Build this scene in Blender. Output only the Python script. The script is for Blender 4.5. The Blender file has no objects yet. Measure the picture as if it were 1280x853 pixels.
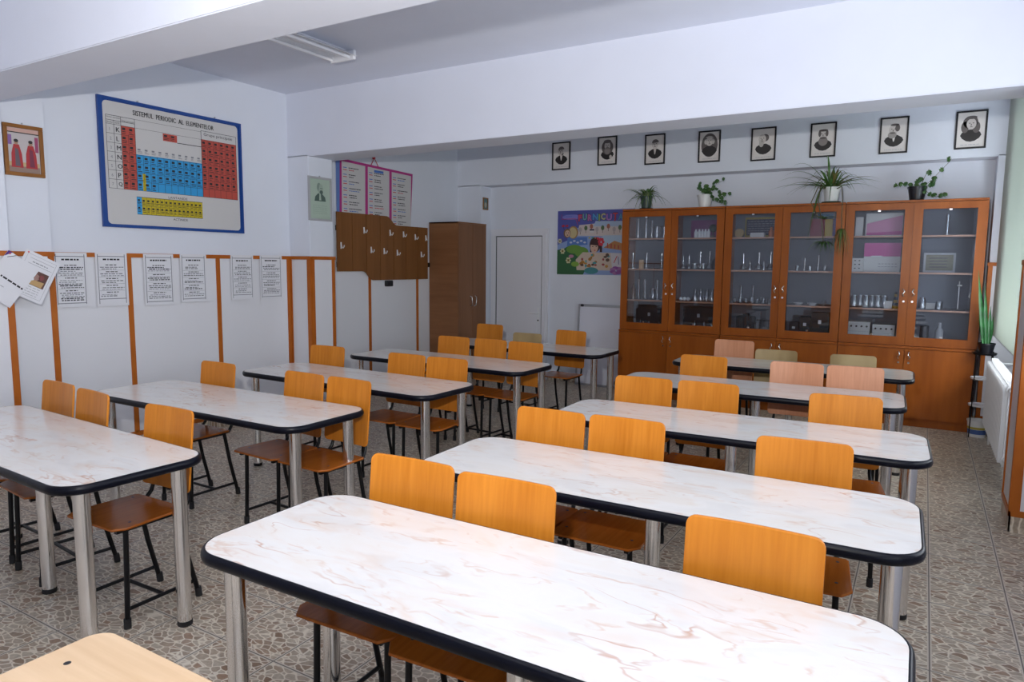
import bpy, bmesh, math, random
from mathutils import Vector, Matrix
random.seed(7)
R = math.radians
SC = bpy.context.scene
COL = SC.collection

# ------------------------------------------------------------------ materials
def new_mat(name):
    m = bpy.data.materials.new(name); m.use_nodes = True
    nt = m.node_tree
    return m, nt, nt.nodes['Principled BSDF']
def pm(name, col, rough=.5, metal=0., spec=.5, emit=None):
    m, nt, b = new_mat(name)
    b.inputs['Base Color'].default_value = (*col, 1)
    b.inputs['Roughness'].default_value = rough
    b.inputs['Metallic'].default_value = metal
    b.inputs['Specular IOR Level'].default_value = spec
    return m
def N(nt, kind, **kw):
    n = nt.nodes.new(kind)
    for k, v in kw.items():
        setattr(n, k, v)
    return n
def ramp(nt, stops, interp='LINEAR'):
    r = N(nt, 'ShaderNodeValToRGB'); r.color_ramp.interpolation = interp
    e = r.color_ramp.elements
    while len(e) < len(stops): e.new(0.5)
    for el, (p, c) in zip(e, stops):
        el.position = p; el.color = (*c, 1) if len(c) == 3 else c
    return r
def mth(nt, op, a, b=None):
    n = N(nt, 'ShaderNodeMath', operation=op)
    for i, v in enumerate((a, b)):
        if v is None: continue
        if isinstance(v, (int, float)): n.inputs[i].default_value = v
        else: nt.links.new(v, n.inputs[i])
    return n.outputs[0]
def coords(nt, scale=(1, 1, 1), rnd=0, world=False):
    """Object (or world) coordinates, scaled, optionally shifted by a random amount per object."""
    if world: src = N(nt, 'ShaderNodeNewGeometry').outputs['Position']
    else: src = N(nt, 'ShaderNodeTexCoord').outputs['Object']
    if rnd:
        oi = N(nt, 'ShaderNodeObjectInfo')
        k = mth(nt, 'MULTIPLY', oi.outputs['Random'], rnd)
        add = N(nt, 'ShaderNodeVectorMath', operation='ADD')
        nt.links.new(src, add.inputs[0]); nt.links.new(k, add.inputs[1]); src = add.outputs[0]
    mp = N(nt, 'ShaderNodeMapping'); mp.inputs['Scale'].default_value = scale
    nt.links.new(src, mp.inputs[0])
    return mp.outputs[0]
def mixc(nt, fac, a, b, mode='MIX'):
    n = N(nt, 'ShaderNodeMix', data_type='RGBA', blend_type=mode)
    for s, v in ((n.inputs[0], fac), (n.inputs[6], a), (n.inputs[7], b)):
        if isinstance(v, (int, float)): s.default_value = v
        elif isinstance(v, tuple): s.default_value = (*v, 1) if len(v) == 3 else v
        else: nt.links.new(v, s)
    return n.outputs[2]

def wood(name, dark, light, scale=(60, 4, 4), rough=.35, rnd=20., ring=.5, spec=.22):
    m, nt, b = new_mat(name)
    c = coords(nt, scale, rnd)
    n1 = N(nt, 'ShaderNodeTexNoise'); n1.inputs['Scale'].default_value = 1; n1.inputs['Detail'].default_value = 4
    nt.links.new(c, n1.inputs[0])
    c2 = coords(nt, tuple(s * .22 for s in scale), rnd)
    n2 = N(nt, 'ShaderNodeTexNoise'); n2.inputs['Scale'].default_value = 1; n2.inputs['Detail'].default_value = 2
    nt.links.new(c2, n2.inputs[0])
    f = mth(nt, 'ADD', mth(nt, 'MULTIPLY', n1.outputs[0], 1 - ring), mth(nt, 'MULTIPLY', n2.outputs[0], ring))
    r = ramp(nt, [(.33, dark), (.67, light)]); nt.links.new(f, r.inputs[0])
    nt.links.new(r.outputs[0], b.inputs['Base Color'])
    b.inputs['Roughness'].default_value = rough
    b.inputs['Specular IOR Level'].default_value = spec
    return m

M = {}
M['wall'] = None
def paint(name, col, rough=.6):
    m, nt, b = new_mat(name)
    c = coords(nt, (1, 1, 1), 0, True)
    n = N(nt, 'ShaderNodeTexNoise'); n.inputs['Scale'].default_value = 3; n.inputs['Detail'].default_value = 5
    nt.links.new(c, n.inputs[0])
    r = ramp(nt, [(.3, tuple(x * .975 for x in col)), (.7, col)]); nt.links.new(n.outputs[0], r.inputs[0])
    nt.links.new(r.outputs[0], b.inputs['Base Color'])
    b.inputs['Roughness'].default_value = rough
    n2 = N(nt, 'ShaderNodeTexNoise'); n2.inputs['Scale'].default_value = 180; nt.links.new(c, n2.inputs[0])
    bp = N(nt, 'ShaderNodeBump'); bp.inputs['Strength'].default_value = .04; nt.links.new(n2.outputs[0], bp.inputs['Height'])
    nt.links.new(bp.outputs[0], b.inputs['Normal'])
    return m
M['wall'] = paint('white_wall_paint', (.755, .785, .865))
M['ceil'] = paint('white_ceiling_paint', (.76, .785, .885))
M['panel'] = pm('white_laminate_panel', (.78, .78, .82), .3)
M['trim'] = wood('orange_pine_trim', (.40, .10, .012), (.52, .15, .022), (6, 6, 6), .35, 0)
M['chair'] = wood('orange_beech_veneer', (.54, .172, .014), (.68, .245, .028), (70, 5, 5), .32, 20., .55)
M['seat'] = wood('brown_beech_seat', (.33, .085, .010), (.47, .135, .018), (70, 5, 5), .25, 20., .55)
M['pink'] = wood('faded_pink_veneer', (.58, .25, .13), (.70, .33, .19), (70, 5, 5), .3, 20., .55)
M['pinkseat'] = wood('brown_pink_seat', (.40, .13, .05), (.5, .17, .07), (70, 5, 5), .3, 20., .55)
M['tan'] = wood('worn_tan_plywood', (.30, .20, .085), (.52, .38, .19), (14, 4, 4), .4, 20., .8)
M['pale'] = wood('pale_birch_plywood', (.72, .48, .27), (.86, .62, .39), (3, 50, 50), .4, 0, .6)
M['black'] = pm('black_enamel_steel', (.004, .004, .005), .3, 0, .3)
M['rubber'] = pm('black_rubber', (.012, .012, .014), .6)
M['edge'] = pm('blue_black_plastic_edge', (.003, .0035, .008), .3, 0, .18)
M['chrome'] = pm('brushed_chrome', (.84, .83, .82), .15, 1.)
M['steel'] = pm('satin_steel', (.62, .62, .63), .3, 1.)
M['cherry'] = wood('cherry_cabinet_veneer', (.265, .062, .006), (.37, .097, .012), (25, 25, 2.2), .33, 20., .6)
M['shelf'] = pm('pale_shelf_edging', (.55, .30, .2), .4)
M['cabin'] = pm('grey_blue_cabinet_lining', (.16, .175, .215), .5)
M['walnut_h'] = wood('brown_side_panel', (.22, .095, .040), (.30, .135, .062), (2.5, 2.5, 26), .4, 0, .6)
M['walnut_v'] = wood('brown_door_panel', (.20, .090, .042), (.26, .118, .058), (26, 26, 1.6), .4, 0, .6)
M['coat'] = wood('walnut_plank', (.19, .075, .022), (.25, .102, .033), (30, 30, 2), .4, 0, .6)
M['white'] = pm('white_plastic', (.82, .82, .84), .35)
M['paper'] = pm('white_paper', (.76, .76, .80), .55)
M['ink'] = pm('black_ink', (.02, .02, .025), .6)
M['greyink'] = pm('grey_print', (.22, .22, .25), .6)
M['midgrey'] = pm('mid_grey_print', (.42, .42, .45), .6)
M['blueframe'] = pm('blue_painted_frame', (.006, .055, .27), .4)
M['chartgrey'] = pm('chart_off_white', (.60, .585, .58), .5)
M['cellred'] = pm('chart_red', (.50, .075, .05), .5)
M['cellblue'] = pm('chart_blue', (.03, .32, .66), .5)
M['cellyel'] = pm('chart_yellow', (.55, .43, .012), .5)
M['magenta'] = pm('magenta_print', (.46, .03, .22), .5)
M['bluepr'] = pm('blue_print', (.06, .16, .5), .5)
M['redpr'] = pm('red_print', (.55, .03, .05), .5)
M['mint'] = pm('pale_mint_paper', (.42, .52, .43), .5)
M['greyframe'] = pm('grey_frame', (.42, .42, .44), .4)
M['goldwood'] = wood('honey_wood_frame', (.24, .095, .022), (.33, .14, .035), (8, 8, 8), .35, 0)
M['blackframe'] = pm('black_frame', (.008, .007, .009), .35)
M['print'] = pm('portrait_paper', (.74, .69, .66), .5)
M['skin_print'] = pm('portrait_light_grey', (.58, .53, .50), .5)
M['hair_print'] = pm('portrait_grey', (.12, .10, .095), .5)
M['dark_print'] = pm('portrait_dark', (.022, .018, .018), .5)
M['door'] = pm('white_door_plastic', (.78, .78, .83), .3)
M['seam'] = pm('dark_gasket', (.05, .05, .06), .5)
M['board'] = pm('whiteboard_face', (.74, .75, .84), .2)
M['alu'] = pm('grey_aluminium', (.4, .41, .44), .35, .6)
M['radiator'] = pm('white_radiator_enamel', (.80, .80, .80), .3)
M['soil'] = pm('dark_soil', (.03, .02, .015), .9)
M['potgreen'] = pm('dark_green_pot', (.03, .055, .05), .35)
M['potblack'] = pm('black_pot', (.008, .008, .012), .35)
M['potwhite'] = pm('white_pot', (.75, .75, .74), .35)
M['lamp'] = pm('lamp_white_enamel', (.82, .82, .86), .3)
M['tube'] = pm('lamp_tube_glass', (.86, .86, .9), .2)
def leafmat(name, a, b_):
    m, nt, b = new_mat(name)
    c = coords(nt, (9, 9, 9), 5)
    n = N(nt, 'ShaderNodeTexNoise'); nt.links.new(c, n.inputs[0]); n.inputs['Scale'].default_value = 2
    r = ramp(nt, [(.35, a), (.65, b_)]); nt.links.new(n.outputs[0], r.inputs[0])
    nt.links.new(r.outputs[0], b.inputs['Base Color']); b.inputs['Roughness'].default_value = .4
    return m
M['leaf_pale'] = leafmat('pale_spider_leaf', (.10, .17, .05), (.26, .32, .14))
M['leaf'] = leafmat('green_spider_leaf', (.045, .13, .022), (.10, .20, .05))
M['leaf_dry'] = leafmat('dry_leaf', (.20, .15, .05), (.12, .12, .04))
M['ivy'] = leafmat('ivy_leaf', (.018, .075, .014), (.06, .14, .028))
M['stem'] = pm('plant_stem', (.12, .10, .05), .6)
M['blade'] = leafmat('blade_leaf', (.012, .10, .022), (.03, .19, .045))
def C(name, col, rough=.5):
    if name not in M: M[name] = pm(name, col, rough)
    return M[name]

# thin window glass: clear body with a mirror sheen
def glass(name, tint=(.93, .95, .97), sheen=1.0, rough=.0):
    m = bpy.data.materials.new(name); m.use_nodes = True; nt = m.node_tree
    for n in list(nt.nodes): nt.nodes.remove(n)
    out = N(nt, 'ShaderNodeOutputMaterial'); t = N(nt, 'ShaderNodeBsdfTransparent'); g = N(nt, 'ShaderNodeBsdfGlossy')
    t.inputs[0].default_value = (*tint, 1); g.inputs['Roughness'].default_value = rough
    fr = N(nt, 'ShaderNodeFresnel'); gq = N(nt, 'ShaderNodeNewGeometry')
    nt.links.new(mth(nt, 'SUBTRACT', 1.5, mth(nt, 'MULTIPLY', gq.outputs['Backfacing'], 1.5 - 1 / 1.5)), fr.inputs[0])   # a thin sheet: same sheen from either side
    k = mth(nt, 'MINIMUM', mth(nt, 'MULTIPLY', fr.outputs[0], sheen), 1.)
    mx = N(nt, 'ShaderNodeMixShader'); nt.links.new(k, mx.inputs[0])
    nt.links.new(t.outputs[0], mx.inputs[1]); nt.links.new(g.outputs[0], mx.inputs[2]); nt.links.new(mx.outputs[0], out.inputs[0])
    return m
M['glass'] = glass('cabinet_glass', (.88, .90, .93), 1.5)
M['labglass'] = glass('lab_glass', (.95, .965, .98), 5.0, .16)

def floor_mat():
    m, nt, b = new_mat('stone_pattern_floor_tiles')
    P = coords(nt, (1, 1, 1), 0, True)
    dn = N(nt, 'ShaderNodeTexNoise'); dn.inputs['Scale'].default_value = 9; dn.inputs['Detail'].default_value = 3
    nt.links.new(P, dn.inputs[0])
    off = N(nt, 'ShaderNodeVectorMath', operation='SCALE'); nt.links.new(dn.outputs['Color'], off.inputs[0]); off.inputs['Scale'].default_value = .045
    ad = N(nt, 'ShaderNodeVectorMath', operation='ADD'); nt.links.new(P, ad.inputs[0]); nt.links.new(off.outputs[0], ad.inputs[1])
    mp = N(nt, 'ShaderNodeMapping'); mp.inputs['Scale'].default_value = (21, 36, 1); mp.inputs['Rotation'].default_value = (0, 0, .5)
    nt.links.new(ad.outputs[0], mp.inputs[0])
    ve = N(nt, 'ShaderNodeTexVoronoi', feature='DISTANCE_TO_EDGE'); ve.inputs['Scale'].default_value = 1; nt.links.new(mp.outputs[0], ve.inputs[0])
    vc = N(nt, 'ShaderNodeTexVoronoi', feature='F1'); vc.inputs['Scale'].default_value = 1; nt.links.new(mp.outputs[0], vc.inputs[0])
    sep = N(nt, 'ShaderNodeSeparateColor'); nt.links.new(vc.outputs['Color'], sep.inputs[0])
    stone = ramp(nt, [(0, (.36, .275, .195)), (.3, (.53, .445, .335)), (.55, (.36, .225, .140)), (.75, (.55, .47, .36)), (1, (.27, .165, .10))])
    nt.links.new(sep.outputs[0], stone.inputs[0])
    fn = N(nt, 'ShaderNodeTexNoise'); fn.inputs['Scale'].default_value = 60; fn.inputs['Detail'].default_value = 4; nt.links.new(P, fn.inputs[0])
    fr = ramp(nt, [(.3, (.78, .78, .78)), (.7, (1.1, 1.1, 1.1))]); nt.links.new(fn.outputs[0], fr.inputs[0])
    st = mixc(nt, 1., stone.outputs[0], fr.outputs[0], 'MULTIPLY')
    veinw = ramp(nt, [(.03, (1, 1, 1)), (.10, (0, 0, 0))]); nt.links.new(ve.outputs[0], veinw.inputs[0])
    col = mixc(nt, veinw.outputs[0], st, (.80, .715, .58))
    # tile joints
    sx = N(nt, 'ShaderNodeSeparateXYZ'); nt.links.new(P, sx.inputs[0])
    T = .3286
    TY = .3345
    gx = mth(nt, 'MULTIPLY', mth(nt, 'ABSOLUTE', mth(nt, 'SUBTRACT', mth(nt, 'FRACT', mth(nt, 'DIVIDE', mth(nt, 'ADD', sx.outputs[0], 20 * T - .119 + T / 2), T)), .5)), T)
    gy = mth(nt, 'MULTIPLY', mth(nt, 'ABSOLUTE', mth(nt, 'SUBTRACT', mth(nt, 'FRACT', mth(nt, 'DIVIDE', mth(nt, 'ADD', sx.outputs[1], 20 * TY - 3.135 + TY / 2), TY)), .5)), TY)
    gm = mth(nt, 'MINIMUM', gx, gy)
    col = mixc(nt, mth(nt, 'LESS_THAN', gm, .0085), col, (.66, .59, .49))
    g = mth(nt, 'LESS_THAN', gm, .0028)
    col = mixc(nt, g, col, (.16, .135, .11))
    nt.links.new(col, b.inputs['Base Color'])
    b.inputs['Roughness'].default_value = .33
    hb = mth(nt, 'SUBTRACT', 1., g)
    bp = N(nt, 'ShaderNodeBump'); bp.inputs['Strength'].default_value = .25; bp.inputs['Distance'].default_value = .003
    nt.links.new(hb, bp.inputs['Height']); nt.links.new(bp.outputs[0], b.inputs['Normal'])
    return m
M['floor'] = floor_mat()

def marble():
    m, nt, b = new_mat('cream_marble_laminate')
    c = coords(nt, (.8, 2.1, 1), 30.)
    d = N(nt, 'ShaderNodeTexNoise'); d.inputs['Scale'].default_value = 2.4; d.inputs['Detail'].default_value = 4; nt.links.new(c, d.inputs[0])
    sc = N(nt, 'ShaderNodeVectorMath', operation='SCALE'); nt.links.new(d.outputs['Color'], sc.inputs[0]); sc.inputs['Scale'].default_value = .55
    ad = N(nt, 'ShaderNodeVectorMath', operation='ADD'); nt.links.new(c, ad.inputs[0]); nt.links.new(sc.outputs[0], ad.inputs[1])
    def vein(scale, lo, hi, seed):
        mp = N(nt, 'ShaderNodeMapping'); mp.inputs['Location'].default_value = (seed, seed * .7, 0); nt.links.new(ad.outputs[0], mp.inputs[0])
        n = N(nt, 'ShaderNodeTexNoise'); n.inputs['Scale'].default_value = scale; n.inputs['Detail'].default_value = 3; n.inputs['Roughness'].default_value = .45
        nt.links.new(mp.outputs[0], n.inputs[0])
        a = mth(nt, 'ABSOLUTE', mth(nt, 'SUBTRACT', n.outputs[0], .5))
        r = ramp(nt, [(lo, (1, 1, 1)), (hi, (0, 0, 0))]); nt.links.new(a, r.inputs[0])
        k = N(nt, 'ShaderNodeTexNoise'); k.inputs['Scale'].default_value = scale * 1.3; nt.links.new(mp.outputs[0], k.inputs[0])
        kr = ramp(nt, [(.50, (0, 0, 0)), (.66, (1, 1, 1))]); nt.links.new(k.outputs[0], kr.inputs[0])
        return mth(nt, 'MULTIPLY', r.outputs[0], kr.outputs[0])
    n0 = N(nt, 'ShaderNodeTexNoise'); n0.inputs['Scale'].default_value = 4; n0.inputs['Detail'].default_value = 4; nt.links.new(ad.outputs[0], n0.inputs[0])
    base = ramp(nt, [(.35, (.765, .735, .70)), (.5, (.815, .785, .745)), (.68, (.80, .745, .68))]); nt.links.new(n0.outputs[0], base.inputs[0])
    v1 = mth(nt, 'MULTIPLY', vein(2.4, .002, .012, 3.), .7)
    v2 = mth(nt, 'MULTIPLY', vein(6.5, .004, .035, 11.), .42)
    v3 = mth(nt, 'MULTIPLY', vein(3.2, .02, .11, 23.), .28)
    col = mixc(nt, v3, base.outputs[0], (.74, .49, .32))
    col = mixc(nt, v2, col, (.66, .38, .22))
    col = mixc(nt, v1, col, (.56, .29, .17))
    nt.links.new(col, b.inputs['Base Color'])
    b.inputs['Roughness'].default_value = .16
    b.inputs['Specular IOR Level'].default_value = .5
    return m
M['marble'] = marble()

def blind_mat():
    m = bpy.data.materials.new('blind_fabric'); m.use_nodes = True; nt = m.node_tree
    b = nt.nodes['Principled BSDF']; b.inputs['Base Color'].default_value = (.74, .77, .73, 1); b.inputs['Roughness'].default_value = .8
    t = N(nt, 'ShaderNodeBsdfTranslucent'); t.inputs[0].default_value = (.74, .78, .73, 1)
    mx = N(nt, 'ShaderNodeMixShader'); mx.inputs[0].default_value = .42
    nt.links.new(b.outputs[0], mx.inputs[1]); nt.links.new(t.outputs[0], mx.inputs[2])
    nt.links.new(mx.outputs[0], nt.nodes['Material Output'].inputs[0])
    return m
M['blind'] = blind_mat()

# ------------------------------------------------------------------ mesh builder
class MB:
    def __init__(s): s.v = []; s.f = []; s.m = []; s.mats = []; s.sm = []
    def mi(s, m):
        if m not in s.mats: s.mats.append(m)
        return s.mats.index(m)
    def add(s, vs, fs, m, smooth=False):
        o = len(s.v); i = s.mi(m)
        s.v += [tuple(p) for p in vs]
        for f in fs: s.f.append([o + k for k in f]); s.m.append(i); s.sm.append(smooth)
        return s
    def box(s, x0, y0, z0, x1, y1, z1, m, bev=0.):
        x0, x1 = min(x0, x1), max(x0, x1); y0, y1 = min(y0, y1), max(y0, y1); z0, z1 = min(z0, z1), max(z0, z1)
        if bev <= 0:
            v = [(x, y, z) for z in (z0, z1) for y in (y0, y1) for x in (x0, x1)]
            s.add(v, [(0, 2, 3, 1), (4, 5, 7, 6), (0, 1, 5, 4), (2, 6, 7, 3), (0, 4, 6, 2), (1, 3, 7, 5)], m)
        else:
            bm = bmesh.new(); bmesh.ops.create_cube(bm, size=1)
            for q in bm.verts: q.co = Vector(((x0 + x1) / 2 + q.co.x * (x1 - x0), (y0 + y1) / 2 + q.co.y * (y1 - y0), (z0 + z1) / 2 + q.co.z * (z1 - z0)))
            bmesh.ops.bevel(bm, geom=bm.edges[:], offset=bev, segments=2, affect='EDGES')
            s.bm(bm, m)
        return s
    def bm(s, bm, m, mat=None, smooth=False):
        bm.verts.index_update()
        vs = [(mat @ q.co if mat else q.co) for q in bm.verts]
        s.add(vs, [[q.index for q in f.verts] for f in bm.faces], m, smooth); bm.free()
        return s
    def tube(s, pts, r, m, n=10, cap=True):
        pts = [Vector(p) for p in pts]; rs = r if isinstance(r, (list, tuple)) else [r] * len(pts)
        rings = []; up = None
        for i, p in enumerate(pts):
            t = (pts[min(i + 1, len(pts) - 1)] - pts[max(i - 1, 0)]).normalized()
            if up is None: up = Vector((0, 0, 1)) if abs(t.z) < .9 else Vector((1, 0, 0))
            a = t.cross(up).normalized(); b = a.cross(t).normalized(); up = b
            rings.append([p + rs[i] * (math.cos(2 * math.pi * k / n) * a + math.sin(2 * math.pi * k / n) * b) for k in range(n)])
        vs = [q for rg in rings for q in rg]
        fs = [(i * n + k, i * n + (k + 1) % n, (i + 1) * n + (k + 1) % n, (i + 1) * n + k) for i in range(len(pts) - 1) for k in range(n)]
        s.add(vs, fs, m, True)
        if cap:
            s.add(rings[0], [list(range(n))[::-1]], m); s.add(rings[-1], [list(range(n))], m)
        return s
    def lathe(s, prof, c, m, n=20, axis='z'):
        # rings are doubled where the profile turns sharply, so edges stay crisp
        chains = [[prof[0]]]
        for i in range(1, len(prof)):
            chains[-1].append(prof[i])
            if i < len(prof) - 1:
                d1 = Vector((prof[i][0] - prof[i - 1][0], prof[i][1] - prof[i - 1][1])); d2 = Vector((prof[i + 1][0] - prof[i][0], prof[i + 1][1] - prof[i][1]))
                if d1.length > 1e-9 and d2.length > 1e-9 and d1.angle(d2) > R(38): chains.append([prof[i]])
        for ch in chains:
            vs = []
            for r, z in ch:
                for k in range(n):
                    a = 2 * math.pi * k / n
                    p = (r * math.cos(a), r * math.sin(a), z)
                    if axis == 'y': p = (p[0], p[2], p[1])
                    if axis == 'x': p = (p[2], p[0], p[1])
                    vs.append((c[0] + p[0], c[1] + p[1], c[2] + p[2]))
            fs = [(i * n + k, i * n + (k + 1) % n, (i + 1) * n + (k + 1) % n, (i + 1) * n + k) for i in range(len(ch) - 1) for k in range(n)]
            s.add(vs, fs, m, True)
        return s
    def prism(s, poly, z0, z1, m, O=(0, 0, 0), U=(1, 0, 0), V=(0, 1, 0), W=(0, 0, 1)):
        O, U, V, W = map(Vector, (O, U, V, W)); n = len(poly)
        vs = [O + U * p[0] + V * p[1] + W * z for z in (z0, z1) for p in poly]
        s.add(vs, [list(range(n))[::-1], list(range(n, 2 * n))] + [(k, (k + 1) % n, n + (k + 1) % n, n + k) for k in range(n)], m)
        return s
    def build(s, name, parent=None, loc=(0, 0, 0), rot=(0, 0, 0), solid=0., bevel=0.):
        me = bpy.data.meshes.new(name); me.from_pydata(s.v, [], s.f)
        for m in s.mats: me.materials.append(m)
        me.polygons.foreach_set('material_index', s.m); me.polygons.foreach_set('use_smooth', s.sm); me.update()
        bm = bmesh.new(); bm.from_mesh(me); bmesh.ops.recalc_face_normals(bm, faces=bm.faces[:]); bm.to_mesh(me); bm.free()
        o = bpy.data.objects.new(name, me); COL.objects.link(o)
        o.location = loc; o.rotation_euler = rot
        if parent: o.parent = parent
        if bevel:
            md = o.modifiers.new('edges', 'BEVEL'); md.width = bevel; md.segments = 2; md.limit_method = 'ANGLE'; md.angle_limit = R(50)
        if solid:
            md = o.modifiers.new('thick', 'SOLIDIFY'); md.thickness = solid; md.offset = 0
        return o
def rrect(x0, y0, x1, y1, r, n=6):
    out = []
    for cx, cy, a0 in ((x1 - r, y1 - r, 0), (x0 + r, y1 - r, 90), (x0 + r, y0 + r, 180), (x1 - r, y0 + r, 270)):
        for k in range(n + 1):
            a = R(a0 + 90 * k / n); out.append((cx + r * math.cos(a), cy + r * math.sin(a)))
    return out
def ell(cx, cy, rx, ry, n=24, a0=0, a1=360):
    return [(cx + rx * math.cos(R(a0 + (a1 - a0) * k / n)), cy + ry * math.sin(R(a0 + (a1 - a0) * k / n))) for k in range(n)]

_textcache = {}
def textmesh(t0, bold=.0):
    t = (t0, bold)
    if t not in _textcache:
        cu = bpy.data.curves.new('lettering', 'FONT'); cu.body = t0; cu.resolution_u = 2; cu.offset = bold
        ob = bpy.data.objects.new('lettering', cu); COL.objects.link(ob)
        bpy.context.view_layer.update()
        dg = bpy.context.evaluated_depsgraph_get()
        me = bpy.data.meshes.new_from_object(ob.evaluated_get(dg))
        vs = [v.co.copy() for v in me.vertices]; fs = [list(p.vertices) for p in me.polygons]
        bpy.data.objects.remove(ob); bpy.data.curves.remove(cu); bpy.data.meshes.remove(me)
        xs = [v.x for v in vs] or [0]; ys = [v.y for v in vs] or [0]
        _textcache[t] = ([(v.x - min(xs), v.y - min(ys)) for v in vs], fs, max(xs) - min(xs), max(ys) - min(ys))
    return _textcache[t]

class Flat(MB):
    """Printed sheet: shapes laid out in metres on a plane (O, U right, V up, W outwards)."""
    def __init__(s, O, U, V, W):
        super().__init__(); s.O, s.U, s.V, s.W = map(Vector, (O, U, V, W)); s.lv = 0.
    def P(s, p, d): return s.O + s.U * p[0] + s.V * p[1] + s.W * d
    def poly(s, pts, m, d): s.add([s.P(p, d) for p in pts], [list(range(len(pts)))], m); return s
    def rect(s, x0, y0, x1, y1, m, d): return s.poly([(x0, y0), (x1, y0), (x1, y1), (x0, y1)], m, d)
    def slab(s, x0, y0, x1, y1, m, d0, d1): s.prism([(x0, y0), (x1, y0), (x1, y1), (x0, y1)], d0, d1, m, s.O, s.U, s.V, s.W); return s
    def line(s, a, b, w, m, d):
        a, b = Vector(a), Vector(b); t = (b - a).normalized() * w / 2; n = Vector((-t.y, t.x))
        return s.poly([a + n, a - n, b - n, b + n], m, d)
    def frame(s, x0, y0, x1, y1, w, m, d0, d1):
        s.slab(x0, y0, x1, y0 + w, m, d0, d1); s.slab(x0, y1 - w, x1, y1, m, d0, d1)
        s.slab(x0, y0 + w, x0 + w, y1 - w, m, d0, d1); s.slab(x1 - w, y0 + w, x1, y1 - w, m, d0, d1); return s
    def text(s, t, x, y, h, m, d, w=None, align='l', bold=.0):
        vs, fs, tw, th = textmesh(t, bold); k = h / max(th, 1e-6); kx = (w / tw) if w else k
        x0 = x - (tw * kx / 2 if align == 'c' else 0)
        s.add([s.P((x0 + v[0] * kx, y + v[1] * k), d) for v in vs], fs, m); return s
    def scribble(s, x0, x1, y, h, m, d, rnd=random, gap=.25):
        """one line of print too small to read: a run of word-length dashes"""
        x = x0
        while x < x1 - .004:
            w = min(rnd.uniform(.010, .034), x1 - x)
            s.rect(x, y, x + w, y + h, m, d); x += w + rnd.uniform(.004, .008)
        return s

def empty(name, loc=(0, 0, 0), rz=0.):
    o = bpy.data.objects.new(name, None); COL.objects.link(o); o.empty_display_size = .1
    o.location = loc; o.rotation_euler = (0, 0, rz); return o
def tag(o, label, cat, group=None):
    o['label'] = label; o['category'] = cat
    if group: o['group'] = group
    return o
def struct(o): o['kind'] = 'structure'; return o
_kids = {}
def copy_tree(o, parent=None):
    c = o.copy(); COL.objects.link(c)
    if parent: c.parent = parent
    for ch in list(o.children): copy_tree(ch, c)
    return c

# ------------------------------------------------------------------ camera
yaw, pitch, roll, fpx, CH = .535, -.1115, -.0096, 865.8, 1.62
cy, sy, cp, sp = math.cos(yaw), math.sin(yaw), math.cos(pitch), math.sin(pitch)
fw = Vector((-sy * cp, cy * cp, sp)); rt = Vector((cy, sy, 0)); dn = fw.cross(rt)
cr, sr = math.cos(roll), math.sin(roll)
rt2 = cr * rt + sr * dn; dn2 = -sr * rt + cr * dn
cam = bpy.data.cameras.new('camera'); co = bpy.data.objects.new('camera', cam); COL.objects.link(co)
cam.sensor_width = 36; cam.lens = fpx / 1280 * 36; cam.clip_start = .02
mw = Matrix.Identity(4)
for i in range(3):
    mw[i][0] = rt2[i]; mw[i][1] = -dn2[i]; mw[i][2] = -fw[i]
mw[0][3], mw[1][3], mw[2][3] = 0, 0, CH
co.matrix_world = mw
SC.camera = co

# ------------------------------------------------------------------ the room
XL, XR, YB, YN, YF, ZC, ZB = -5.85, .86, 8.30, 8.56, -2.7, 3.35, 2.70
struct(MB().box(XL - .2, YF - .2, -.12, XR + .2, YN + .2, 0, M['floor']).build('floor'))
b = MB()
b.box(XL - .2, YF - .2, ZC, XR + .2, YN + .2, ZC + .15, M['ceil'])
b.box(XL - .02, 2.06, ZB, XR + .02, 2.43, ZC + .01, M['ceil'], .006)
b.box(XL - .02, 5.20, ZB, XR + .02, 5.58, ZC + .01, M['ceil'], .006)
struct(b.build('ceiling'))
b = MB()
b.box(XL - .2, YF - .2, -.1, XL, YN + .2, ZC + .1, M['wall'])
b.box(XL - .05, 2.06, -.05, -5.54, 2.42, ZB + .02, M['wall'], .008)
b.box(XL - .05, 2.40, -.05, -5.74, 2.795, ZB + .3, M['wall'], .008)
b.box(XL - .05, 5.20, -.05, -5.544, 5.54, ZB + .02, M['wall'], .008)
struct(b.build('wall_left'))
b = MB()
b.box(XL - .2, YN, -.1, XR + .2, YN + .2, ZC + .1, M['wall'])
b.box(XL - .05, YB, ZB, XR + .05, YN + .05, ZC + .05, M['wall'], .006)
b.box(XL - .05, YB, -.05, -5.45, YN + .05, ZB + .02, M['wall'], .006)
b.box(.535, YB, -.05, XR + .05, YN + .05, ZB + .02, M['wall'], .006)
struct(b.build('wall_back'))
struct(MB().box(XL - .2, YF - .2, -.1, XR + .2, YF, ZC + .1, M['wall']).build('wall_front'))
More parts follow.
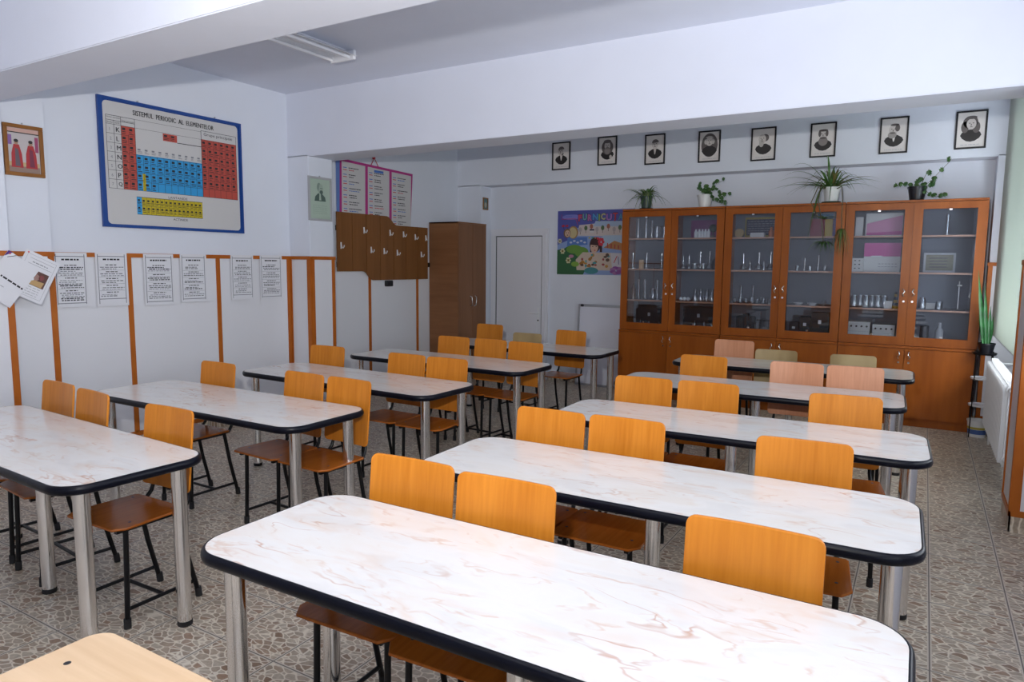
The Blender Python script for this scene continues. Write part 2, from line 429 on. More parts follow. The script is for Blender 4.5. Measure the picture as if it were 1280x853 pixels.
# window wall: sill wall, lintel, piers between three openings
WIN = [(-1.9, 1.8), (2.65, 4.95), (5.75, 7.55)]; Z0, Z1 = .92, 2.95
b = MB()
b.box(XR, YF - .2, -.1, XR + .22, YN + .2, Z0, M['wall'])
b.box(XR, YF - .2, Z1, XR + .22, YN + .2, ZC + .1, M['wall'])
ys = [YF - .2] + [v for w in WIN for v in w] + [YN + .2]
for k in range(0, len(ys), 2): b.box(XR, ys[k], Z0, XR + .22, ys[k + 1], Z1, M['wall'])
b.box(.55, 5.13, 0, XR + .05, 5.56, ZB + .02, M['wall'], .004)
struct(b.build('wall_right'))
for k, (a, c) in enumerate(WIN):
    f = MB(); xw = XR + .10
    for y0, y1, z0, z1 in ((a, c, Z0, Z0 + .06), (a, c, Z1 - .06, Z1), (a, a + .06, Z0, Z1), (c - .06, c, Z0, Z1), ((a + c) / 2 - .04, (a + c) / 2 + .04, Z0, Z1), (a, c, 2.25, 2.31)):
        f.box(xw, y0, z0, xw + .06, y1, z1, M['white'])
    o = struct(f.build('window_%d' % (k + 1)))
    g = MB().box(xw + .025, a + .03, Z0 + .03, xw + .031, c - .03, Z1 - .03, M['glass']).build('pane', o)
    s = MB().box(XR - .02, a - .05, Z0 - .03, XR + .12, c + .05, Z0, M['white']).build('sill', o)

# door in the back wall, with its casing
b = MB(); x0, x1 = -5.42, -4.49
b.box(x0, YN - .03, 0, x0 + .075, YN, 2.03, M['door']); b.box(x1 - .075, YN - .03, 0, x1, YN, 2.03, M['door']); b.box(x0, YN - .03, 2.0301, x1, YN, 2.105, M['door'])
b.box(x0 + .035, YN - .046, 0, x0 + .085, YN - .0302, 2.009, M['door']); b.box(x1 - .085, YN - .046, 0, x1 - .035, YN - .0302, 2.009, M['door']); b.box(x0 + .035, YN - .046, 2.0092, x1 - .035, YN - .0302, 2.06, M['door'])
b.box(x0 + .0752, YN - .030, 2.0, x1 - .0752, YN, 2.0298, M['door'])
dr = struct(b.build('door_1'))
l0, l1 = x0 + .09, x1 - .09
b = MB().box(l0 + .006, YN - .034, .02, l1 - .006, YN - .002, 2.0, M['door'], .004)
b.box(l0 + .07, YN - .039, .12, l1 - .07, YN - .03, 1.90, M['door'], .003)
b.box(l0 - .003, YN - .033, .02, l0 + .010, YN - .001, 2.008, M['seam']); b.box(l0, YN - .033, 1.995, l1, YN - .001, 2.008, M['seam']); b.box(l1 - .008, YN - .033, .02, l1 + .002, YN - .001, 2.008, M['seam'])
lf = b.build('leaf', dr)
b = MB().box(l1 - .06, YN - .047, .80, l1 - .03, YN - .0392, 1.01, M['white'], .003)
b.tube([(l1 - .045, YN - .046, .93), (l1 - .045, YN - .085, .93), (l1 - .17, YN - .09, .935)], .010, M['white'])
b.lathe([(0, -.05), (.012, -.05), (.012, 0)], (l1 - .045, YN - .002, .83), M['seam'], 10, 'y')
b.build('handle', dr)

# wainscot: white panels, orange wood strips, tile skirting
zc0, zc1 = 1.640, 1.675
def strips_left():
    b = MB()
    T = .016; p = .008
    def seg(x, y0, y1, vs, cap=True, wid=.022):
        b.box(x, y0, .125, x + p, y1, zc0 + .01, M['panel'])
        if cap: b.box(x, y0, zc0, x + .026, y1, zc1, M['trim'], .003)
        b.box(x, y0, .09, x + T, y1, .13, M['trim'])
        for y in vs: b.box(x, y - wid, .12, x + T, y + wid, zc0 + .004, M['trim'], .003)
    seg(XL, 2.80, 5.195, [3.437, 4.305, 5.165])
    seg(-5.74, 2.425, 2.795, [2.772])
    seg(-5.54, 2.06, 2.42, [2.395])
    seg(-5.544, 5.20, 5.54, [5.222, 5.515])
    # face of the pier towards the front
    b.box(XL, 5.192, .125, -5.544, 5.2, zc0 + .01, M['panel']); b.box(XL, 5.176, zc0, -5.53, 5.2, zc1, M['trim'], .003)
    b.box(XL, 5.184, .09, -5.53, 5.2, .13, M['trim'])
    b.box(-5.588, 5.184, .12, -5.53, 5.2, zc0, M['trim'], .003); b.box(-5.85, 5.184, .12, -5.815, 5.2, zc0, M['trim'], .003)
    seg(XL, 5.545, YB - .003, [6.424, 7.35], False)
    b.box(XL, -2.6, .125, XL + p, 2.05, zc0, M['panel']); b.box(XL, -2.6, zc0, XL + .026, 2.05, zc1, M['trim']); b.box(XL, -2.6, .09, XL + T, 2.05, .13, M['trim'])
    for y in (-1.7, -.6, .4, 1.4): b.box(XL, y - .022, .12, XL + T, y + .022, zc0, M['trim'])
    return b
struct(strips_left().build('trim_1'))
b = MB()   # pier by the radiator and the far corner
b.box(.542, 5.13, .13, .55, 5.56, zc0, M['panel']); b.box(.55, 5.122, .13, XR, 5.13, zc0, M['panel'])
b.box(.534, 5.114, .10, .55, 5.56, .14, M['trim'], .003); b.box(.534, 5.114, .10, XR, 5.13, .14, M['trim'], .003)
b.box(.530, 5.110, zc0, .55, 5.56, zc1, M['trim'], .003); b.box(.530, 5.110, zc0, XR, 5.13, zc1, M['trim'], .003)
b.box(.534, 5.114, .13, .548, 5.15, zc0, M['trim'], .003); b.box(.534, 5.112, .13, .592, 5.13, zc0, M['trim'], .003)
b.box(.534, 5.52, .13, .55, 5.56, zc0, M['trim'], .003)
b.box(.525, YB - .016, .10, XR, YB, .14, M['trim']); b.box(.52, YB - .03, zc0, XR, YB, zc1, M['trim'], .003); b.box(.528, YB - .016, .13, .566, YB, zc0, M['trim'], .003)
b.box(.566, YB - .008, .13, XR, YB, zc0, M['panel'])
struct(b.build('trim_2'))
b = MB()
for x, y0, y1 in ((XL, -2.69, 2.05), (XL, 2.80, 5.19), (-5.74, 2.425, 2.795), (-5.54, 2.06, 2.42), (-5.544, 5.2, 5.54), (XL, 5.545, YB - .002)): b.box(x, y0, 0, x + .01, y1, .09, M['floor'])
b.box(XL, 5.19, 0, -5.536, 5.2, .09, M['floor'])
struct(b.build('baseboard_left'))
b = MB().box(-4.49, YN - .01, 0, .535, YN, .09, M['floor']); b.box(.53, YB - .01, 0, XR, YB, .09, M['floor'])
struct(b.build('baseboard_back'))
b = MB().box(.54, 5.12, 0, .55, 5.56, .10, M['floor']); b.box(.54, 5.12, 0, XR, 5.13, .10, M['floor']); b.box(XR - .01, 5.57, 0, XR, YB - .012, .09, M['floor'])
struct(b.build('baseboard_right'))

# ceiling lamp
lp = tag(empty('ceiling_lamp', (-4.245, 3.765, ZC)), 'white twin-tube strip lamp on the ceiling between the beams, switched off', 'lamp')
b = MB(); L = .62
b.box(-.05, -L, -.045, .05, L, 0, M['lamp'], .006)
b.prism([(-.155, -.062), (-.15, -.066), (-.055, -.02), (-.055, -.012)], -L, L, M['lamp'], U=(1, 0, 0), V=(0, 0, 1), W=(0, 1, 0))
b.prism([(.155, -.062), (.15, -.066), (.055, -.02), (.055, -.012)], -L, L, M['lamp'], U=(1, 0, 0), V=(0, 0, 1), W=(0, 1, 0))
b.build('housing', lp)
for s in (-1, 1): MB().tube([(s * .095, -L + .03, -.07), (s * .095, L - .03, -.07)], .014, M['tube'], 12).build('tube', lp)
for s in (-1, 1): MB().box(-.13, s * L - .015, -.085, .13, s * L + .015, -.01, M['lamp'], .004).build('end_cap', lp)

# ------------------------------------------------------------------ tables
TL, TW, TZ = 1.865, .597, .77
def make_table(centre):
    t = empty('school_table')
    b = MB().prism(rrect(-TL / 2, -TW / 2, TL / 2, TW / 2, .115, 10), TZ - .012, TZ, M['marble']); b.build('tabletop', t)
    b = MB(); prof = [(-.02, 0.7320), (.004, 0.7320), (.011, 0.7370), (.0145, 0.7490), (.012, 0.7620), (.005, 0.7695), (-.001, 0.7698), (-.001, 0.7575), (-.02, 0.7575)]
    rings = [[(p[0], p[1], z) for p in rrect(-TL / 2 - o, -TW / 2 - o, TL / 2 + o, TW / 2 + o, .115 + o, 10)] for o, z in prof]
    n = len(rings[0]); k = len(rings); vs = [v for r in rings for v in r]
    b.add(vs, [(i * n + j, i * n + (j + 1) % n, ((i + 1) % k) * n + (j + 1) % n, ((i + 1) % k) * n + j) for i in range(k) for j in range(n)], M['edge'], True)
    b.build('edge_band', t)
    MB().prism(rrect(-TL / 2 + .019, -TW / 2 + .019, TL / 2 - .019, TW / 2 - .019, .1, 8), .734, .7575, M['edge']).build('underside', t)
    spots = [(-TL / 2 + .075, -TW / 2 + .10), (TL / 2 - .075, -TW / 2 + .10), (-TL / 2 + .075, TW / 2 - .10), (TL / 2 - .075, TW / 2 - .10)] + ([(.03, 0)] if centre else [])
    for x, y in spots:
        lg = MB().lathe([(0, .024), (.031, .024), (.031, .732), (0, .732)], (x, y, 0), M['chrome'], 28)
        lo = lg.build('leg', t)
        MB().lathe([(0, 0), (.030, 0), (.032, .003), (.032, .024), (0, .0245)], (x, y, 0), M['rubber'], 24).build('foot', lo)
        MB().lathe([(0, .725), (.046, .725), (.046, .7335), (0, .7335)], (x, y, 0), M['steel'], 24).build('mounting_plate', lo)
    return t
ordn = ['front', 'second', 'third', 'fourth', 'rearmost']
TR = [(-0.908, 1.523, 0.3), (-0.892, 2.560, 1.4), (-0.866, 3.728, 2.0), (-0.994, 4.990, 2.2), (-0.964, 6.272, 0.8)]
TLf = [(-3.613, 1.633, -2.8), (-3.671, 2.696, 0.3), (-3.615, 3.775, -1.5), (-3.611, 4.956, -1.3), (-3.517, 6.233, -0.4)]
proto = {}
for row, L in (('window', TR), ('wall', TLf)):
    for i, (x, y, a) in enumerate(L):
        cen = (row == 'window') or i == 0
        if cen not in proto: o = proto[cen] = make_table(cen)
        else: o = copy_tree(proto[cen])
        o.location = (x, y, 0); o.rotation_euler = (0, 0, R(a))
        where = 'radiator-side row' if row == 'window' else 'row by the periodic chart'
        pos = {0: 'front one of the', 1: 'second from the front in the', 2: 'middle one of the', 3: 'fourth from the front in the', 4: 'rearmost in the'}[i]
        tag(o, 'long marble-patterned table, %s %s' % (pos, where), 'table', 'long marble-patterned tables')

# pale plywood table at the bottom corner
t = tag(empty('side_table', (-1.15, .61, 0)), 'pale plywood table with one dark screw head, cut off at the near corner', 'table')
MB().prism(rrect(-.498, -.255, .498, .255, .05, 8), .715, .735, M['pale']).build('tabletop', t, bevel=.003)
MB().lathe([(0, .7352), (.006, .7354), (.008, .735), (.008, .73)], (-.42, .13, 0), M['ink'], 12).build('screw', t)
for x in (-.43, .43):
    for y in (-.2, .2):
        lo = MB().tube([(x, y, .715), (x, y, .012)], .014, M['black']).build('leg', t)
        MB().lathe([(0, 0), (.017, 0), (.017, .03), (0, .03)], (x, y, 0), M['rubber'], 12).build('foot', lo)
MB().box(-.43, -.205, .68, .43, -.19, .714, M['black']).box(-.43, .19, .68, .43, .205, .714, M['black']).build('apron', t)

# ------------------------------------------------------------------ chairs (origin: floor under the top of the back)
def make_chair(back, seat, H=.917, S=.475):
    t = empty('school_chair')
    # seat: clipped front corners, gently dished
    w = .20
    out = [(-w + .022, -.062), (-w + .010, -.075), (-w - .004, -.355), (-w + .03, -.405), (w - .03, -.405), (w + .004, -.355), (w - .010, -.075), (w - .022, -.062)]
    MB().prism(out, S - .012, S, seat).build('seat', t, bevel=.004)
    for x, y in ((-.15, -.11), (.15, -.11), (-.15, -.31), (.15, -.31)):
        MB().lathe([(0, S + .0012), (.006, S + .0008), (.008, S - .001), (.008, S - .004)], (x, y, 0), M['ink'], 10).build('rivet', t)
    # backrest: rounded plate, bowed and leaning back
    bw = .183; zb, zt = S + .052, H
    bm = bmesh.new(); pl = rrect(-bw, zb, bw, zt, .028, 5)
    f = bm.faces.new([bm.verts.new((p[0], 0, p[1])) for p in pl])
    for cx in [k * bw / 4 for k in range(-3, 4)]:
        bmesh.ops.bisect_plane(bm, geom=bm.verts[:] + bm.edges[:] + bm.faces[:], plane_co=(cx, 0, 0), plane_no=(1, 0, 0))
    g = bmesh.ops.extrude_face_region(bm, geom=bm.faces[:])
    for v in g['geom']:
        if isinstance(v, bmesh.types.BMVert): v.co.y = .012
    for v in bm.verts:
        k = (v.co.z - zb) / (zt - zb); v.co.y += -.045 + .04 * k + .012 * (1 - (v.co.x / bw) ** 2)
    MB().bm(bm, back).build('backrest', t, bevel=.003)
    for s in (-1, 1):
        lo = MB().tube([(s * .150, -.330, S - .012), (s * .151, -.336, S * .5), (s * .152, -.345, .01)], .0115, M['black']).build('leg', t)
        MB().tube([(s * .1518, -.3443, .045), (s * .152, -.3453, 0)], .0155, M['rubber']).build('foot', lo)
        lo = MB().tube([(s * .15, -.085, S - .012), (s * .151, -.045, S * .5), (s * .152, .01, .01)], .0115, M['black']).build('leg', t)
        MB().tube([(s * .1517, .006, .045), (s * .152, .0112, 0)], .0155, M['rubber']).build('foot', lo)
        MB().tube([(s * .15, -.095, S - .022), (s * .147, -.045, S - .020), (s * .142, -.018, S + .012), (s * .138, -.006, S + .06), (s * .136, .002, S + .24)], [.011, .011, .010, .009, .006], M['black'], 8).build('back_upright', t)
        MB().tube([(s * .1517, -.342, .085), (s * .1517, .001, .085)], .009, M['black'], 8).build('side_rail', t)
    b = MB()
    for s in (-1, 1): b.box(s * .15 - .010, -.375, S - .034, s * .15 + .010, -.075, S - .0121, M['black'])
    b.box(-.15, -.10, S - .03, .15, -.08, S - .0121, M['black'])
    b.build('seat_frame', t)
    MB().tube([(-.1517, -.17, .085), (.1517, -.17, .085)], .009, M['black'], 8).build('cross_bar', t)
    return t
kinds = {'o': (M['chair'], M['seat'], .917, .475), 'p': (M['pink'], M['pinkseat'], .917, .475), 't': (M['tan'], M['tan'], .85, .45)}
protoc = {}
GW, GR = 'behind the %s chart-side table', 'behind the %s radiator-side table'
CH_ = [
 ('o', -4.237, 2.048, -2.4, 0, GW, 'wall end'), ('o', -3.800, 2.004, -5.3, 0, GW, 'middle of three'), ('o', -3.088, 1.978, 1.0, 0, GW, 'aisle end'),
 ('o', -4.187, 3.061, -.7, 1, GW, 'standing alone at the wall end'), ('o', -3.353, 3.072, -3.0, 1, GW, 'wall-side half of a pair'), ('o', -2.959, 3.062, -2.4, 1, GW, 'aisle-side half of a pair'),
 ('o', -4.276, 4.179, 3.6, 2, GW, 'standing alone at the wall end'), ('o', -3.406, 4.155, -.9, 2, GW, 'wall-side half of a pair'), ('o', -3.013, 4.142, 1.2, 2, GW, 'aisle-side half of a pair'),
 ('o', -3.852, 5.407, -.7, 3, GW, 'wall end of three'), ('o', -3.437, 5.413, -4.0, 3, GW, 'middle of three'), ('o', -3.045, 5.384, -3.1, 3, GW, 'aisle end of three'),
 ('o', -4.303, 6.758, -3.0, 4, GW, 'beside the brown wardrobe'), ('t', -3.768, 6.693, -1.0, 4, GW, 'in front of the white door'), ('o', -3.197, 6.630, -5.0, 4, GW, 'by the leaning whiteboard'),
 ('o', -1.542, 1.905, 2.0, 0, GR, 'end away from the radiator'), ('o', -1.140, 1.891, 2.8, 0, GR, 'middle of three'), ('o', -0.357, 1.899, .4, 0, GR, 'radiator end'),
 ('o', -1.518, 2.938, .7, 1, GR, 'end away from the radiator'), ('o', -1.136, 2.959, 1.0, 1, GR, 'middle of three'), ('o', -0.379, 2.977, 4.5, 1, GR, 'radiator end'),
 ('o', -1.479, 4.123, 4.2, 2, GR, 'end away from the radiator'), ('o', -1.083, 4.158, 1.0, 2, GR, 'middle of three'), ('o', -0.332, 4.160, 6.5, 2, GR, 'radiator end'),
 ('o', -1.445, 5.386, -.7, 3, GR, 'orange beside two pink ones'), ('p', -0.766, 5.393, 2.5, 3, GR, 'middle of three'), ('p', -0.382, 5.420, 7.0, 3, GR, 'radiator end'),
 ('p', -1.513, 6.691, -.4, 4, GR, 'end away from the radiator'), ('t', -1.135, 6.698, 3.0, 4, GR, 'beside the pink chair'), ('t', -0.495, 6.698, 6.0, 4, GR, 'radiator end'),
]
desc = {'o': 'orange plywood chair', 'p': 'faded pink plywood chair', 't': 'worn tan plywood chair'}
for k, x, y, a, ti, gg, pos in CH_:
    if k not in protoc: o = protoc[k] = make_chair(*kinds[k])
    else: o = copy_tree(protoc[k])
    o.location = (x, y, 0); o.rotation_euler = (0, 0, R(a))
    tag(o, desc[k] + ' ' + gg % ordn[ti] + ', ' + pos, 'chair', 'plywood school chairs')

# ------------------------------------------------------------------ things on the long wall
U, V, W = (0, 1, 0), (0, 0, 1), (1, 0, 0)
def wallflat(y, z, x): return Flat((x, y, z), U, V, W)

# periodic table board
pt = tag(empty('periodic_table_board', (XL, 3.922, 1.89)), 'blue-framed periodic table chart hanging on the long white wall', 'chart')
w_, h_ = 1.369, 1.055
def ptf(): return Flat((0, -w_ / 2, 0), U, V, W)
f = ptf()
outer = [(0, 0), (w_, 0), (w_, h_), (0, h_)]; inner = rrect(.040, .026, w_ - .04, h_ - .032, .035, 5)
f.slab(0, 0, w_, h_, M['blueframe'], .004, .022)
f.frame(0, 0, w_, h_, .022, M['blueframe'], .022, .030)
f.build('frame', pt)
f = ptf(); f.prism(inner, .0221, .0232, M['chartgrey'], f.O, f.U, f.V, f.W)
d1, d2, d3 = .0236, .0241, .0246
def fr(u0, v0, u1, v1, m, d): f.rect(u0 * w_, v0 * h_, u1 * w_, v1 * h_, m, d)
def fl(u0, v0, u1, v1, d=d2, w=.0035, m=None): f.line((u0 * w_, v0 * h_), (u1 * w_, v1 * h_), w, m or M['ink'], d)
u0, uA, uB, uC, uD, uE = .045, .092, .135, .222, .680, .955
vT, vH, vB = .862, .795, .303
fr(uB, vB, uC, vH, M['cellred'], d1); fr(uC, vB, uD, .59, M['cellblue'], d1); fr(uD, vB, uE, vH + .005, M['cellred'], d1)
fr(.405, .732, .503, .792, M['cellred'], d1)
fr(.258, vB, .278, .44, M['cellyel'], d2)
fr(.245, .112, .670, .252, M['cellyel'], d1); fr(.212, .113, .245, .252, M['cellblue'], d1)
for v in (vT, vH + .03): fl(u0, v, uC, v)
fl(u0, vT, u0, vB); fl(uA, vT - .033, uA, vB); fl(uB, vT, uB, vB); fl(uC, vT, uC, vB); fl(uD, vT + .01, uD, vB, w=.005); fl(uE, vT + .01, uE, vB)
fl(uD, vT + .01, uE, vT + .01); fl(uC, vT, uD, vT, w=.002); fl(uC, vH, uD, vH + .002, w=.002); fl(.503, .731, uD, .733, w=.006)
for i in range(8):
    v = vH - (vH - vB) * i / 7
    fl(u0, v, uC, v, w=.0028); fl(uD, v, uE, v, w=.0028)
    if v < .6: fl(uC, v, uD, v, w=.0028)
for i in range(1, 10): fl(uC + (uD - uC) * i / 10, .59, uC + (uD - uC) * i / 10, vB, w=.0028)
for i in range(1, 6): fl(uD + (uE - uD) * i / 6, vH, uD + (uE - uD) * i / 6, vB, w=.0028)
fl((uB + uC) / 2, vH - .06, (uB + uC) / 2, vB, w=.0028); fl(.454, .732, .454, .792, w=.0028)
for i in range(1, 14): fl(.245 + .425 * i / 14, .112, .245 + .425 * i / 14, .252, w=.0022)
for v in (.158, .182, .206): fl(.212, v, .670, v, w=.0022)
for a, c in (((.212, .113), (.670, .113)), ((.212, .252), (.670, .252))): fl(*a, *c)
rr_ = random.Random(3)
def cell(u, v, du, dv, m=None):
    x, y, a, c = u * w_, v * h_, du * w_, dv * h_
    f.rect(x + a * .15, y + c * .55, x + a * .6, y + c * .82, m or M['ink'], d3)
    for k in range(2): f.rect(x + a * .12, y + c * (.14 + .2 * k), x + a * rr_.uniform(.5, .9), y + c * (.22 + .2 * k), m or M['ink'], d3)
dv = (vH - vB) / 7
for r in range(3, 7):
    for i in range(10):
        if r == 6 and i > 2: continue
        if r > 4 and i == 0 and False: continue
        cell(uC + (uD - uC) * i / 10, vH - dv * (r + 1), (uD - uC) / 10, dv)
for r in range(0, 6):
    for i in range(6): cell(uD + (uE - uD) * i / 6, vH - dv * (r + 1), (uE - uD) / 6, dv)
for r in range(0, 7):
    for i in range(2): cell(uB + (uC - uB) * i / 2, vH - dv * (r + 1), (uC - uB) / 2, dv)
for i in range(2): cell(.405 + .049 * i, .734, .049, .058)
for i in range(14):
    for k in range(2): cell(.245 + .425 * i / 14, .122 + .062 * k, .425 / 14, .058)
for k in range(2): cell(.214, .125 + .062 * k, .030, .058)
for i in range(10): cell(uC + (uD - uC) * (i + .1) / 10, .595, (uD - uC) / 10 * .9, .05, M['greyink'])
d4 = .0250
for o_ in (-.0012, .0, .0012): f.text('SISTEMUL  PERIODIC  AL  ELEMENTELOR', .213 * w_ + o_, .893 * h_, .041, M['ink'], d4 + abs(o_) * .1, w=.565 * w_)
for i, (a, c) in enumerate(zip('1234567', 'KLMNOPQ')):
    v = (vH - dv * (i + .72)) * h_
    f.text(a, .063 * w_, v, .025, M['greyink'], d4); [f.text(c, .103 * w_ + o_, v - .004, .037, M['ink'], d4 + o_ * .1) for o_ in (.0, .002)]
f.text('Grupe principale', .70 * w_, .825 * h_, .036, M['ink'], d4, w=.225 * w_)
f.text('Numar energetic', .049 * w_, .840 * h_, .014, M['ink'], d4, w=.083 * w_); f.text('Nivelul', .049 * w_, .803 * h_, .014, M['ink'], d4, w=.035 * w_); f.text('strat', .098 * w_, .803 * h_, .014, M['ink'], d4, w=.03 * w_)
f.text('Grupe principale', .139 * w_, .825 * h_, .018, M['ink'], d4, w=.078 * w_)
f.text('LANTANIDE', .425 * w_, .260 * h_, .020, M['ink'], d4, w=.135 * w_); f.text('ACTINIDE', .452 * w_, .080 * h_, .020, M['ink'], d4, w=.105 * w_)
f.build('sheet', pt)
for u in (.255, .80):
    MB().tube([(0, (u - .5) * w_, h_ + .012), (.02, (u - .5) * w_, h_ + .012)], .006, M['steel'], 8).build('hook', pt)

# framed icon on the pier
ic = tag(empty('icon_picture', (-5.74, 2.636, 2.222)), 'small wood-framed religious picture of two red-robed figures on the pier', 'picture')
iw, ih = .262, .368
f = Flat((0, -iw / 2, 0), U, V, W); f.frame(0, 0, iw, ih, .026, M['goldwood'], .0, .022); f.build('frame', ic, bevel=.003)
f = Flat((0, -iw / 2, 0), U, V, W); f.slab(.024, .024, iw - .024, ih - .024, C('icon_pale', (.55, .50, .50)), .001, .008)
q = .0084
f.rect(.026, ih - .055, iw - .026, ih - .028, C('icon_peach', (.62, .38, .32)), q); f.rect(.026, ih - .062, iw - .026, ih - .055, M['dark_print'], q)
f.rect(.03, .026, iw - .03, .07, C('icon_ground', (.30, .20, .16)), q); f.rect(.03, .07, iw - .03, .10, C('icon_sand', (.55, .42, .22)), q)
f.rect(.03, .22, .055, .29, C('icon_violet', (.25, .12, .34)), q); f.rect(iw - .055, .18, iw - .032, .29, C('icon_plum', (.33, .06, .14)), q)
for cx, fa in ((.083, 1), (.178, -1)):
    f.poly([(cx - .038, .06), (cx + .040, .06), (cx + .034, .16), (cx + .018, .225), (cx - .018, .225), (cx - .034, .16)], C('icon_red', (.42, .03, .035)), q + .0004)
    f.poly([(cx - .012, .07), (cx + .022, .07), (cx + .012, .19), (cx - .010, .20)], C('icon_grey', (.14, .10, .12)) if fa > 0 else C('icon_wine', (.18, .03, .06)), q + .0008)
    f.poly(ell(cx, .24, .014, .018, 14), C('icon_skin', (.40, .24, .16)), q + .0008); f.poly(ell(cx, .251, .015, .012, 14), M['dark_print'], q + .0010)
f.build('print', ic)
MB().tube([(0, 0, ih + .010), (.015, 0, ih + .010)], .005, M['steel'], 8).build('hook', ic)

# printed notices taped below the rail
rn = random.Random(11)
def notice(y0, y1, z0, z1, blocks, label, tilt=0., bottom=.0):
    w, h = y1 - y0, z1 - z0
    f = Flat((0, -w / 2, -h / 2), U, V, W); f.slab(0, 0, w, h, M['paper'], 0, .0015)
    a = .0019; m_ = .018
    for p in (((m_, .02), (m_, h - .012)), ((w - m_ - .004, .02), (w - m_ - .004, h - .012)), ((m_, h - .03), (w - m_, h - .03)), ((m_, .03 + bottom), (w - m_, .03 + bottom))): f.line(*p, .006, M['greyink'], a)
    x0, x1 = m_ + .012, w - m_ - .016; y = h - .055
    f.scribble(x0 + .03, x1 - .03, y - .006, .013, M['ink'], a, rn); y -= .028
    hb = (y - .045 - bottom) / blocks
    for k in range(blocks):
        yb = y - hb * (k + 1)
        yy = y - hb * k - .016
        if k: f.line((x0 - .005, yy + .013), (x1 + .005, yy + .013), .002, M['greyink'], a)
        f.scribble(x0 + .05, x1 - .05, yy - .004, .007, M['ink'], a, rn)
        yy -= .018
        while yy > yb + .006:
            i0 = rn.uniform(0, .02); f.scribble(x0 + i0, x1 - rn.choice((0, 0, .01, .06)), yy - .004, rn.choice((.005, .006, .0085)), rn.choice((M['ink'], M['ink'], M['greyink'])), a, rn); yy -= .0145
    o = f.build('printed_notice', None, (XL + .0275, (y0 + y1) / 2, (z0 + z1) / 2), (R(tilt), 0, 0))
    tag(o, label, 'notice', 'printed notices along the rail')
notice(2.83, 3.085, 1.242, 1.672, 3, 'white printed notice below the rail, half hidden behind the tilted picture sheet')
notice(3.150, 3.412, 1.236, 1.676, 5, 'white printed notice just before the first wood strip past the pier', 0, .03)
notice(3.556, 3.835, 1.226, 1.672, 4, 'white printed notice just past the first wood strip, dark bar along its foot')
notice(3.900, 4.168, 1.238, 1.676, 5, 'white printed notice just before the second wood strip, holding a small table')
notice(4.436, 4.700, 1.236, 1.676, 5, 'narrow white printed notice just past the second wood strip', 0, .02)
notice(4.782, 5.062, 1.228, 1.680, 4, 'white printed notice nearest the portrait pier')

# two loose sheets pinned to the near pier
def tilted(name, label, cy_, cz_, w, h, ang, x, draw):
    f = Flat((0, -w / 2, -h / 2), U, V, W); f.slab(0, 0, w, h, M['paper'], 0, .003); draw(f, w, h)
    o = f.build(name, None, (x, cy_, cz_), (R(ang), 0, 0))
    MB().lathe([(0, .004), (.006, .004), (.006, 0), (.0012, 0), (.0012, -.04)], (0, -w / 2 + .02, h / 2 - .015), M['redpr'], 10, 'x').build('pin', o)
    return tag(o, label, 'paper')
def dr_b(f, w, h):
    a = .0034
    f.frame(.02, .02, w - .02, h - .02, .002, M['midgrey'], .003, a); f.rect(.045, h - .085, w - .03, h - .083, M['greyink'], a); f.rect(.045, h - .045, w - .03, h - .043, M['greyink'], a)
    f.scribble(.07, w - .06, h - .07, .006, M['greyink'], a)
    f.rect(.045, .105, w - .035, .215, C('photo_brown', (.12, .05, .04)), a)
    f.poly([(.06, .108), (w - .05, .108), (w - .045, .150), (.07, .142)], C('photo_tan', (.52, .33, .14)), a + .0004)
    f.poly(ell(.13, .168, .03, .024), C('photo_rose', (.35, .20, .17)), a + .0004); f.poly(ell(.085, .175, .022, .022), C('photo_dark', (.05, .03, .03)), a + .0004)
    f.poly(ell(.17, .178, .018, .02), C('photo_wine', (.22, .05, .05)), a + .0004); f.poly(ell(.112, .148, .016, .012), M['paper'], a + .0006)
    for k in range(4): f.scribble(.05, w - .05, .088 - .018 * k, .004, M['midgrey'], a)
tilted('picture_sheet', 'tilted white sheet with a small brown painting print, pinned on the pier', 2.548, 1.490, .245, .33, -27, -5.518, dr_b)
def dr_a(f, w, h):
    a = .0034
    f.scribble(.06, w - .01, h - .18, .012, M['ink'], a); f.scribble(.05, .13, h - .235, .005, M['midgrey'], a)
    f.poly([(0, h), (.03, h), (.0, h - .05)], C('purple_print', (.08, .02, .22)), a); f.line((.02, h - .045), (.06, h - .002), .004, M['ink'], a)
tilted('loose_sheet', 'tilted blank-looking white sheet with one bold line, pinned in front of the picture sheet', 2.385, 1.478, .235, .33, -38, -5.508, dr_a)

# portrait in a grey frame on the pier
gp = tag(empty('framed_portrait', (-5.544, 5.345, 2.048)), 'pale green portrait print in a grey frame on the side of the pier', 'portrait')
gw, gh = .325, .455
f = Flat((0, -gw / 2, 0), U, V, W); f.frame(0, 0, gw, gh, .022, M['greyframe'], 0, .018); f.build('frame', gp, bevel=.002)
f = Flat((0, -gw / 2, 0), U, V, W); f.slab(.02, .02, gw - .02, gh - .02, M['mint'], .001, .007); a = .0074
dg = C('green_grey_print', (.08, .13, .11))
f.poly([(.085, .205), (.245, .205), (.235, .25), (.19, .285), (.135, .285), (.095, .25)], dg, a); f.poly([(.15, .215), (.18, .215), (.172, .285), (.155, .285)], M['mint'], a + .0004)
f.poly(ell(.168, .335, .040, .052), C('mint_face', (.34, .42, .35)), a + .0003); f.poly(ell(.150, .350, .028, .045, 20, 60, 260), C('mint_hair', (.22, .29, .25)), a + .0005); f.poly(ell(.182, .300, .024, .020), dg, a + .0006)
f.rect(.165, .336, .20, .341, dg, a + .0007)
for k in range(5): f.scribble(.06, gw - .06, .155 - .02 * k, .006, C('mint_text', (.33, .43, .35)), a)
f.build('print', gp)
MB().tube([(0, 0, gh + .008), (.014, 0, gh + .008)], .005, M['steel'], 8).build('hook', gp)

